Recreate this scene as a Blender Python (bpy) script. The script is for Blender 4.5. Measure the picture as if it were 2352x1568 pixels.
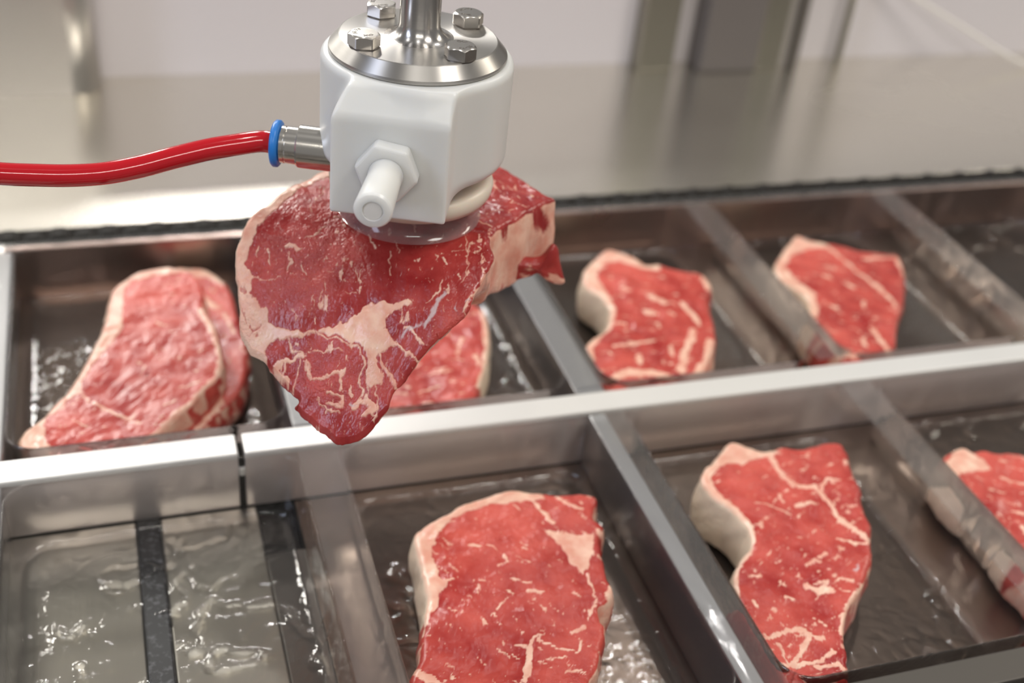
import bpy, bmesh, math, json
import numpy as np
from mathutils import Matrix, Vector

for o in list(bpy.data.objects):
    bpy.data.objects.remove(o)
SC = bpy.context.scene
COL = SC.collection
MM = 0.001

# ------------------------------------------------------------------ camera
cam_d = bpy.data.cameras.new('camera')
cam = bpy.data.objects.new('camera', cam_d)
COL.objects.link(cam)
rot = Matrix(((0.9489, 0.0951, -0.3009), (-0.3006, 0.5622, -0.7704), (0.0959, 0.8215, 0.5620)))
cam.matrix_world = Matrix.Translation((-0.1643, -0.4117, 0.335)) @ rot.to_4x4()
cam_d.sensor_width = 36.0
cam_d.lens = 2718.96 / 2352 * 36.0
cam_d.clip_start = 0.02
cam_d.clip_end = 20
cam_d.dof.use_dof = True
cam_d.dof.focus_distance = 0.405
cam_d.dof.aperture_fstop = 6.4
SC.camera = cam

# ------------------------------------------------------------------ light
SC.view_settings.view_transform = 'Standard'
SC.view_settings.look = 'None'
SC.view_settings.gamma = 1.0
SC.view_settings.use_curve_mapping = False
SC.view_settings.exposure = 0.0
w = bpy.data.worlds.new('hall')
SC.world = w
w.use_nodes = True
bg = w.node_tree.nodes['Background']
bg.inputs['Color'].default_value = (0.80, 0.775, 0.75, 1)
bg.inputs['Strength'].default_value = 0.28


def lamp(name, loc, target, sx, sy, power, color):
    ld = bpy.data.lights.new(name, 'AREA')
    ld.shape = 'RECTANGLE'
    ld.size, ld.size_y = sx, sy
    ld.energy = power
    ld.color = color
    lo = bpy.data.objects.new(name, ld)
    lo.location = loc
    d = Vector(target) - Vector(loc)
    lo.rotation_euler = d.to_track_quat('-Z', 'Y').to_euler()
    COL.objects.link(lo)


lamp('hall_lamp', (-0.75, 1.45, 1.25), (0, 0, 0), 0.35, 0.25, 12, (1.0, 0.97, 0.90))
lamp('hall_lamp', (0.16, 1.75, 1.10), (0, 0, 0), 0.14, 0.10, 5, (1.0, 0.97, 0.93))
lamp('hall_lamp', (-0.08, 1.77, 1.12), (0, 0, 0), 0.10, 0.08, 2.2, (1.0, 0.97, 0.93))
lamp('hall_lamp', (-0.50, 1.55, 0.76), (-0.25, 0.2, 0), 0.26, 0.20, 6, (1.0, 0.97, 0.90))
lamp('hall_lamp', (0.9, -0.9, 2.2), (0, 0, 0), 0.6, 0.6, 23, (1.0, 0.95, 0.88))
lamp('hall_lamp', (-1.9, -0.5, 1.2), (0, 0, 0.1), 0.4, 1.2, 13, (0.68, 0.77, 1.0))
lamp('hall_lamp', (-0.5, -2.0, 1.8), (0, 0, 0), 1.4, 0.15, 15, (1.0, 0.96, 0.89))
lamp('hall_lamp', (1.9, 0.5, 1.5), (0, 0, 0), 0.25, 0.8, 10, (1.0, 0.93, 0.80))
for p in ((-1.1, 0.2, 2.3), (0.2, 0.9, 2.4), (1.0, 1.3, 2.1), (-0.2, -0.3, 2.5), (-1.6, 1.2, 1.6)):
    lamp('hall_spot', p, (0, 0, 0), 0.09, 0.09, 3.0, (1.0, 0.98, 0.95))  # small lamps added to make the crinkled film sparkle


# ------------------------------------------------------------------ materials
def mat(name, color=(0.8, 0.8, 0.8), rough=0.5, metal=0.0, **kw):
    m = bpy.data.materials.new(name)
    m.use_nodes = True
    b = m.node_tree.nodes['Principled BSDF']
    b.inputs['Base Color'].default_value = (*color, 1)
    b.inputs['Roughness'].default_value = rough
    b.inputs['Metallic'].default_value = metal
    for k, v in kw.items():
        b.inputs[k.replace('_', ' ')].default_value = v
    return m


def nn(m, typ, **props):
    n = m.node_tree.nodes.new(typ)
    for k, v in props.items():
        setattr(n, k, v)
    return n


def lk(m, a, ao, b, bi):
    m.node_tree.links.new(a.outputs[ao], b.inputs[bi])


def brushed(name, color, rough, scale=(4, 900, 900), bump=0.02, var=0.06, blotch=6.0):
    """steel with a fine brushed grain and slow patches of different gloss"""
    m = mat(name, color, rough, 1.0)
    b = m.node_tree.nodes['Principled BSDF']
    tc = nn(m, 'ShaderNodeTexCoord')
    mp = nn(m, 'ShaderNodeMapping')
    mp.inputs['Scale'].default_value = scale
    n = nn(m, 'ShaderNodeTexNoise')
    n.inputs['Scale'].default_value = 1.0
    n.inputs['Detail'].default_value = 3
    lk(m, tc, 'Object', mp, 'Vector')
    lk(m, mp, 'Vector', n, 'Vector')
    bp = nn(m, 'ShaderNodeBump')
    bp.inputs['Strength'].default_value = bump * 10
    bp.inputs['Distance'].default_value = 0.0002
    lk(m, n, 'Fac', bp, 'Height')
    lk(m, bp, 'Normal', b, 'Normal')
    n2 = nn(m, 'ShaderNodeTexNoise')
    n2.inputs['Scale'].default_value = blotch
    n2.inputs['Detail'].default_value = 2
    lk(m, tc, 'Object', n2, 'Vector')
    mr = nn(m, 'ShaderNodeMapRange')
    mr.inputs['To Min'].default_value = max(0.02, rough - var)
    mr.inputs['To Max'].default_value = rough + var
    lk(m, n2, 'Fac', mr, 'Value')
    lk(m, mr, 'Result', b, 'Roughness')
    return m


M = {}
M['counter'] = brushed('brushed_counter_steel', (0.78, 0.75, 0.68), 0.26, (3, 500, 500), 0.02, 0.06, 5)
M['bar'] = brushed('pale_bar_steel', (0.78, 0.77, 0.745), 0.34, (4, 700, 700), 0.02, 0.03)
M['bar'].node_tree.nodes['Principled BSDF'].inputs['Metallic'].default_value = 0.35
M['barface'] = brushed('bar_face_steel', (0.80, 0.73, 0.71), 0.32, (4, 700, 700), 0.02, 0.03)
M['barface'].node_tree.nodes['Principled BSDF'].inputs['Metallic'].default_value = 0.6
M['divider'] = brushed('divider_steel', (0.42, 0.42, 0.43), 0.42, (700, 4, 700), 0.02, 0.03)
M['dark_steel'] = brushed('dark_steel', (0.30, 0.28, 0.26), 0.32, (4, 500, 500), 0.02, 0.05)
M['bed'] = brushed('bed_steel', (0.26, 0.20, 0.165), 0.32, (600, 5, 600), 0.03, 0.08, 12)
M['plate'] = brushed('plate_steel', (0.52, 0.495, 0.44), 0.36, (600, 5, 600), 0.03, 0.10, 14)
M['side_rail'] = brushed('side_rail_steel', (0.54, 0.42, 0.38), 0.30, (5, 600, 600), 0.03, 0.08, 10)
M['turned'] = brushed('turned_steel', (0.54, 0.52, 0.50), 0.24, (30, 30, 1500), 0.004, 0.02, 30)
M['turned_face'] = brushed('turned_flange_steel', (0.50, 0.48, 0.455), 0.36, (30, 30, 1500), 0.005, 0.02, 30)
for k_ in ('turned_face', 'turned'):
    b_ = M[k_].node_tree.nodes['Principled BSDF']
    b_.inputs['Anisotropic'].default_value = 0.8
    b_.inputs['Anisotropic Rotation'].default_value = 0.25
    tg = nn(M[k_], 'ShaderNodeTangent', direction_type='RADIAL', axis='Z')
    lk(M[k_], tg, 'Tangent', b_, 'Tangent')
M['bolt'] = mat('bolt_steel', (0.66, 0.63, 0.59), 0.22, 1.0)
M['fitting'] = mat('nickel_fitting', (0.74, 0.71, 0.66), 0.20, 1.0)
M['post'] = brushed('post_steel', (0.34, 0.32, 0.27), 0.42, (300, 300, 3), 0.02, 0.04)
M['column'] = mat('column_paint', (0.155, 0.135, 0.125), 0.5)
M['post_dark'] = mat('post_dark_paint', (0.11, 0.095, 0.08), 0.5)
M['post_pale'] = mat('post_pale_steel', (0.52, 0.48, 0.45), 0.4, 0.6)
M['cover'] = brushed('cover_steel', (0.60, 0.575, 0.545), 0.38, (300, 300, 3), 0.02, 0.04)
M['wall'] = mat('lilac_grey_wall', (0.70, 0.655, 0.665), 0.6)
M['cable'] = mat('pale_cable', (0.80, 0.76, 0.70), 0.5)
M['floor'] = mat('hall_floor', (0.25, 0.24, 0.23), 0.6)
M['pom'] = mat('white_plastic', (0.72, 0.722, 0.70), 0.34, Subsurface_Weight=0.5, Subsurface_Scale=0.008)
M['pom'].node_tree.nodes['Principled BSDF'].inputs['Subsurface Radius'].default_value = (1, 0.9, 0.75)
M['natural'] = mat('natural_plastic', (0.74, 0.738, 0.71), 0.30, Subsurface_Weight=0.65, Subsurface_Scale=0.010)
for k_ in ('natural',):
    M[k_].node_tree.nodes['Principled BSDF'].inputs['Subsurface Radius'].default_value = (1, 0.92, 0.8)
M['bore'] = mat('nozzle_bore_plug', (0.74, 0.71, 0.67), 0.5)
M['cup'] = mat('beige_silicone', (0.72, 0.63, 0.53), 0.34, Subsurface_Weight=0.3, Subsurface_Scale=0.005)
M['hose'] = mat('red_hose', (0.50, 0.004, 0.012), 0.12, Coat_Weight=0.5, Coat_Roughness=0.04)
M['blue'] = mat('blue_plastic', (0.02, 0.20, 0.62), 0.35)
M['black'] = mat('black_rubber', (0.03, 0.03, 0.032), 0.45)
M['chain'] = mat('black_chain', (0.014, 0.012, 0.010), 0.6, 0.0, Specular_IOR_Level=0.2)
M['front_steel'] = brushed('front_bar_steel', (0.13, 0.12, 0.11), 0.6, (4, 500, 500), 0.02, 0.05)
M['gap'] = mat('dark_channel', (0.014, 0.012, 0.010), 0.8, 0.0, Specular_IOR_Level=0.15)
M['stamp'] = mat('stamped_mark', (0.22, 0.20, 0.18), 0.4, 0.8)


def rubber_speckle(m):
    b = m.node_tree.nodes['Principled BSDF']
    tc = nn(m, 'ShaderNodeTexCoord')
    n = nn(m, 'ShaderNodeTexNoise')
    n.inputs['Scale'].default_value = 420
    n.inputs['Detail'].default_value = 4
    lk(m, tc, 'Object', n, 'Vector')
    r = nn(m, 'ShaderNodeValToRGB')
    r.color_ramp.elements[0].position = 0.52
    r.color_ramp.elements[0].color = (0.010, 0.010, 0.011, 1)
    r.color_ramp.elements[1].position = 0.80
    r.color_ramp.elements[1].color = (0.11, 0.11, 0.12, 1)
    lk(m, n, 'Fac', r, 'Fac')
    lk(m, r, 'Color', b, 'Base Color')


rubber_speckle(M['black'])


def film_material(name, haze, bump, scale, tint=(0.97, 0.965, 0.955), gain=1.5):
    """thin clear film: see-through with a mirror-like sheen at grazing angles"""
    m = bpy.data.materials.new(name)
    m.use_nodes = True
    nt = m.node_tree
    nt.nodes.remove(nt.nodes['Principled BSDF'])
    out = nt.nodes['Material Output']
    tr = nn(m, 'ShaderNodeBsdfTransparent')
    tr.inputs['Color'].default_value = (*tint, 1)
    gl = nn(m, 'ShaderNodeBsdfGlossy')
    gl.inputs['Roughness'].default_value = 0.09
    gl.inputs['Color'].default_value = (1, 1, 1, 1)
    df = nn(m, 'ShaderNodeBsdfDiffuse')
    df.inputs['Color'].default_value = (0.75, 0.75, 0.74, 1)
    fr = nn(m, 'ShaderNodeFresnel')
    fr.inputs['IOR'].default_value = 1.5
    tc = nn(m, 'ShaderNodeTexCoord')
    n = nn(m, 'ShaderNodeTexNoise')
    n.inputs['Scale'].default_value = scale
    n.inputs['Detail'].default_value = 3
    n.inputs['Distortion'].default_value = 1.5
    bp = nn(m, 'ShaderNodeBump')
    bp.inputs['Strength'].default_value = bump
    bp.inputs['Distance'].default_value = 0.002
    lk(m, tc, 'Object', n, 'Vector')
    lk(m, n, 'Fac', bp, 'Height')
    lk(m, bp, 'Normal', gl, 'Normal')
    lk(m, bp, 'Normal', fr, 'Normal')
    mul = nn(m, 'ShaderNodeMath', operation='MULTIPLY')
    mul.inputs[1].default_value = gain
    mul.use_clamp = True
    lk(m, fr, 'Fac', mul, 0)
    m1 = nn(m, 'ShaderNodeMixShader')
    m1.inputs['Fac'].default_value = haze
    lk(m, tr, 0, m1, 1)
    lk(m, df, 0, m1, 2)
    m2 = nn(m, 'ShaderNodeMixShader')
    lk(m, mul, 0, m2, 'Fac')
    lk(m, m1, 0, m2, 1)
    lk(m, gl, 0, m2, 2)
    lk(m, m2, 0, out, 'Surface')
    return m


M['film'] = film_material('clear_film', 0.015, 0.22, 110, gain=0.9)
M['film_rim'] = film_material('clear_film_rim', 0.07, 0.05, 60, gain=0.6)
M['lip'] = film_material('clear_silicone_lip', 0.13, 0.0, 20, (0.88, 0.82, 0.83), gain=0.8)


def meat_material(name, fine, wet, tones):
    m = mat(name, (0.5, 0.1, 0.1), 0.3, 0.0)
    b = m.node_tree.nodes['Principled BSDF']
    b.inputs['Subsurface Weight'].default_value = 0.12
    b.inputs['Subsurface Scale'].default_value = 0.004
    b.inputs['Subsurface Radius'].default_value = (1.0, 0.35, 0.25)
    b.inputs['Specular IOR Level'].default_value = 0.5
    at = nn(m, 'ShaderNodeAttribute', attribute_name='mask')
    sp = nn(m, 'ShaderNodeSeparateColor')
    lk(m, at, 'Color', sp, 'Color')
    tc = nn(m, 'ShaderNodeTexCoord')
    n = nn(m, 'ShaderNodeTexNoise')
    n.inputs['Scale'].default_value = 90
    n.inputs['Detail'].default_value = 5
    lk(m, tc, 'Object', n, 'Vector')
    r = nn(m, 'ShaderNodeValToRGB')
    e = r.color_ramp.elements
    e[0].position = 0.36
    e[0].color = tones[0]
    e[1].position = 0.64
    e[1].color = tones[1]
    nl = nn(m, 'ShaderNodeTexNoise')
    nl.inputs['Scale'].default_value = 26
    nl.inputs['Detail'].default_value = 2
    lk(m, tc, 'Object', nl, 'Vector')
    av = nn(m, 'ShaderNodeMix', data_type='FLOAT')
    av.inputs[0].default_value = 0.55
    lk(m, n, 'Fac', av, 2)
    lk(m, nl, 'Fac', av, 3)
    lk(m, av, 0, r, 'Fac')
    # fat colour, pinker or creamier with the noise and with the outer cap (blue channel)
    n3 = nn(m, 'ShaderNodeTexNoise')
    n3.inputs['Scale'].default_value = 140
    n3.inputs['Detail'].default_value = 4
    lk(m, tc, 'Object', n3, 'Vector')
    r3 = nn(m, 'ShaderNodeValToRGB')
    e = r3.color_ramp.elements
    e[0].position = 0.35
    e[0].color = (0.72, 0.34, 0.25, 1)
    e[1].position = 0.65
    e[1].color = (0.84, 0.55, 0.42, 1)
    lk(m, n3, 'Fac', r3, 'Fac')
    cap = nn(m, 'ShaderNodeMix', data_type='RGBA')
    cap.inputs[7].default_value = (0.80, 0.65, 0.49, 1)
    lk(m, sp, 'Blue', cap, 0)
    lk(m, r3, 'Color', cap, 6)
    # fine grain that breaks up the edge of the fat mask
    n4 = nn(m, 'ShaderNodeTexNoise')
    n4.inputs['Scale'].default_value = fine
    n4.inputs['Detail'].default_value = 4
    lk(m, tc, 'Object', n4, 'Vector')
    ad = nn(m, 'ShaderNodeMath', operation='MULTIPLY_ADD')
    ad.inputs[1].default_value = 0.55
    lk(m, n4, 'Fac', ad, 0)
    lk(m, sp, 'Red', ad, 2)
    mr = nn(m, 'ShaderNodeMapRange', interpolation_type='SMOOTHSTEP')
    mr.inputs['From Min'].default_value = 0.50
    mr.inputs['From Max'].default_value = 1.12
    lk(m, ad, 0, mr, 'Value')
    mx = nn(m, 'ShaderNodeMix', data_type='RGBA')
    lk(m, mr, 'Result', mx, 0)
    lk(m, r, 'Color', mx, 6)
    lk(m, cap, 2, mx, 7)
    # grey-white sinew (green channel)
    gr = nn(m, 'ShaderNodeMix', data_type='RGBA')
    gr.inputs[7].default_value = (0.62, 0.50, 0.50, 1)
    lk(m, sp, 'Green', gr, 0)
    lk(m, mx, 2, gr, 6)
    lk(m, gr, 2, b, 'Base Color')
    nb = nn(m, 'ShaderNodeTexNoise')
    nb.inputs['Scale'].default_value = fine * 0.9
    nb.inputs['Detail'].default_value = 3
    lk(m, tc, 'Object', nb, 'Vector')
    bp = nn(m, 'ShaderNodeBump')
    bp.inputs['Strength'].default_value = 0.8
    bp.inputs['Distance'].default_value = 0.0008
    rough_patch = nn(m, 'ShaderNodeMapRange')
    rough_patch.inputs['From Min'].default_value = 0.46
    rough_patch.inputs['From Max'].default_value = 0.62
    rough_patch.inputs['To Min'].default_value = 0.16
    rough_patch.inputs['To Max'].default_value = 1.0
    lk(m, nl, 'Fac', rough_patch, 'Value')
    hm = nn(m, 'ShaderNodeMath', operation='MULTIPLY')
    lk(m, nb, 'Fac', hm, 0)
    lk(m, rough_patch, 'Result', hm, 1)
    lk(m, hm, 0, bp, 'Height')
    lk(m, bp, 'Normal', b, 'Normal')
    rr = nn(m, 'ShaderNodeMapRange')
    rr.inputs['To Min'].default_value = wet
    rr.inputs['To Max'].default_value = wet + 0.22
    lk(m, n, 'Fac', rr, 'Value')
    lk(m, rr, 'Result', b, 'Roughness')
    return m


M['meat'] = meat_material('raw_beef', 900, 0.13, ((0.25, 0.013, 0.015, 1), (0.52, 0.072, 0.058, 1)))
M['meat_far'] = meat_material('raw_beef_in_tray', 500, 0.20, ((0.34, 0.022, 0.020, 1), (0.60, 0.095, 0.070, 1)))


# ------------------------------------------------------------------ helpers
def link(name, mesh, material, parent=None, smooth=True):
    o = bpy.data.objects.new(name, mesh)
    COL.objects.link(o)
    if material is not None and not mesh.materials:
        mesh.materials.append(M[material])
    if parent is not None:
        o.parent = parent
    mesh.polygons.foreach_set('use_smooth', np.full(len(mesh.polygons), smooth))
    return o


def tag(o, label=None, cat=None, group=None, kind=None):
    if label:
        o['label'] = label
    if cat:
        o['category'] = cat
    if group:
        o['group'] = group
    if kind:
        o['kind'] = kind
    return o


def thing(name, loc, label, cat, group=None, rz=0.0):
    o = bpy.data.objects.new(name, None)
    o.empty_display_size = 0.01
    COL.objects.link(o)
    o.location = loc
    o.rotation_euler = (0, 0, rz)
    return tag(o, label, cat, group)


def mesh_np(name, V, quads=None, tris=None):
    me = bpy.data.meshes.new(name)
    V = np.asarray(V, dtype=np.float32)
    fl, tot = [], []
    if quads is not None and len(quads):
        fl.append(np.asarray(quads, dtype=np.int32).ravel())
        tot.append(np.full(len(quads), 4, dtype=np.int32))
    if tris is not None and len(tris):
        fl.append(np.asarray(tris, dtype=np.int32).ravel())
        tot.append(np.full(len(tris), 3, dtype=np.int32))
    fl = np.concatenate(fl)
    tot = np.concatenate(tot)
    me.vertices.add(len(V))
    me.vertices.foreach_set('co', V.ravel())
    me.loops.add(len(fl))
    me.loops.foreach_set('vertex_index', fl)
    me.polygons.add(len(tot))
    me.polygons.foreach_set('loop_start', np.concatenate(([0], np.cumsum(tot)[:-1])).astype(np.int32))
    me.polygons.foreach_set('loop_total', tot)
    me.update(calc_edges=True)
    me.validate()
    return me


def box_bm(bm, x0, x1, y0, y1, z0, z1, bev=0.0, seg=2):
    """a box in millimetres, edges rounded"""
    vs = [bm.verts.new((x * MM, y * MM, z * MM)) for x in (x0, x1) for y in (y0, y1) for z in (z0, z1)]
    fs = [(0, 1, 3, 2), (4, 6, 7, 5), (0, 4, 5, 1), (2, 3, 7, 6), (0, 2, 6, 4), (1, 5, 7, 3)]
    nf = [bm.faces.new([vs[i] for i in f]) for f in fs]
    if bev > 0:
        es = list({e for f in nf for e in f.edges})
        bmesh.ops.bevel(bm, geom=es, offset=bev * MM, segments=seg, affect='EDGES', profile=0.5)


def box(name, x0, x1, y0, y1, z0, z1, material, parent=None, bev=0.4, seg=2):
    bm = bmesh.new()
    box_bm(bm, x0, x1, y0, y1, z0, z1, bev, seg)
    me = bpy.data.meshes.new(name)
    bm.to_mesh(me)
    bm.free()
    o = link(name, me, material, parent, False)
    return o


def revolve(name, prof, material, parent=None, n=96, loc=(0, 0, 0), rotm=None, smooth_angle=35):
    """prof: list of (r, z) mm, from the axis round to the axis"""
    V, Q, T = [], [], []
    rows = []
    for r, z in prof:
        if r < 1e-6:
            rows.append([len(V)])
            V.append((0, 0, z * MM))
        else:
            rows.append(list(range(len(V), len(V) + n)))
            for k in range(n):
                a = 2 * math.pi * k / n
                V.append((r * math.cos(a) * MM, r * math.sin(a) * MM, z * MM))
    for a, b in zip(rows[:-1], rows[1:]):
        for k in range(n):
            k2 = (k + 1) % n
            if len(a) == 1 and len(b) > 1:
                T.append((a[0], b[k], b[k2]))
            elif len(b) == 1 and len(a) > 1:
                T.append((a[k], b[0], a[k2]))
            elif len(a) > 1:
                Q.append((a[k], b[k], b[k2], a[k2]))
    me = mesh_np(name, V, Q, T)
    bm = bmesh.new()
    bm.from_mesh(me)
    bmesh.ops.recalc_face_normals(bm, faces=bm.faces)
    for e in bm.edges:
        if len(e.link_faces) == 2 and e.calc_face_angle(0) > math.radians(smooth_angle):
            e.smooth = False
    bm.to_mesh(me)
    bm.free()
    o = link(name, me, material, parent, True)
    o.matrix_local = Matrix.Translation(Vector(loc) * MM) @ (rotm or Matrix())
    return o


def tube_mesh(name, pts, radius, n=24, cap=True):
    P = np.array(pts, float) * MM
    N = len(P)
    V, Q = [], []
    up = np.array((0, 0, 1.0))
    rad = np.broadcast_to(np.asarray(radius, float) * MM, (N,))
    for i in range(N):
        t = P[min(i + 1, N - 1)] - P[max(i - 1, 0)]
        t /= np.linalg.norm(t)
        s = np.cross(t, up)
        if np.linalg.norm(s) < 1e-4:
            s = np.array((1.0, 0, 0))
        s /= np.linalg.norm(s)
        u = np.cross(s, t)
        for k in range(n):
            a = 2 * math.pi * k / n
            V.append(P[i] + rad[i] * (math.cos(a) * s + math.sin(a) * u))
    for i in range(N - 1):
        for k in range(n):
            k2 = (k + 1) % n
            Q.append((i * n + k, i * n + k2, (i + 1) * n + k2, (i + 1) * n + k))
    T = []
    if cap:
        for i, flip in ((0, 1), (N - 1, 0)):
            c = len(V)
            V.append(P[i])
            for k in range(n):
                k2 = (k + 1) % n
                T.append((c, i * n + k2, i * n + k) if flip else (c, i * n + k, i * n + k2))
    return mesh_np(name, V, Q, T)


def catmull(pts, m):
    P = np.array(pts, float)
    P = np.vstack([2 * P[0] - P[1], P, 2 * P[-1] - P[-2]])
    out = []
    for i in range(1, len(P) - 2):
        for t in np.linspace(0, 1, m, endpoint=False):
            out.append(0.5 * ((2 * P[i]) + (-P[i - 1] + P[i + 1]) * t + (2 * P[i - 1] - 5 * P[i] + 4 * P[i + 1] - P[i + 2]) * t * t
                              + (-P[i - 1] + 3 * P[i] - 3 * P[i + 1] + P[i + 2]) * t ** 3))
    out.append(P[-2])
    return np.array(out)


def vnoise(x, y, seed=0):
    """smooth value noise on a unit lattice, 0..1"""
    xi, yi = np.floor(x).astype(np.int64), np.floor(y).astype(np.int64)
    fx, fy = x - xi, y - yi
    fx = fx * fx * (3 - 2 * fx)
    fy = fy * fy * (3 - 2 * fy)

    def h(a, b):
        v = (a * 374761393 + b * 668265263 + seed * 974634777) & 0x7fffffff
        v = ((v ^ (v >> 13)) * 1274126177) & 0x7fffffff
        return ((v ^ (v >> 16)) & 0xffff) / 65535.0
    return (h(xi, yi) * (1 - fx) + h(xi + 1, yi) * fx) * (1 - fy) + (h(xi, yi + 1) * (1 - fx) + h(xi + 1, yi + 1) * fx) * fy


def fbm(x, y, seed=0, octv=4):
    s, a, t = 0, 1.0, 0
    for k in range(octv):
        s = s + a * vnoise(x * 2 ** k + 17 * k, y * 2 ** k - 31 * k, seed + k)
        t += a
        a *= 0.5
    return s / t


def sstep(x, a, b):
    t = np.clip((x - a) / (b - a), 0, 1)
    return t * t * (3 - 2 * t)


def dist_poly(X, Y, pts, closed):
    """distance to a polyline, and the inside flag when it is closed"""
    P = np.array(pts, float)
    n = len(P)
    d2 = np.full(X.shape, 1e9)
    inside = np.zeros(X.shape, bool)
    for i in range(n if closed else n - 1):
        ax, ay = P[i]
        bx, by = P[(i + 1) % n]
        dx, dy = bx - ax, by - ay
        L = dx * dx + dy * dy + 1e-9
        t = np.clip(((X - ax) * dx + (Y - ay) * dy) / L, 0, 1)
        d2 = np.minimum(d2, (X - ax - t * dx) ** 2 + (Y - ay - t * dy) ** 2)
        if closed:
            c = ((ay > Y) != (by > Y)) & (X < (bx - ax) * (Y - ay) / (by - ay + 1e-12) + ax)
            inside ^= c
    return np.sqrt(d2), inside

M['counter'].node_tree.nodes['Principled BSDF'].inputs['Metallic'].default_value = 0.95

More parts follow.
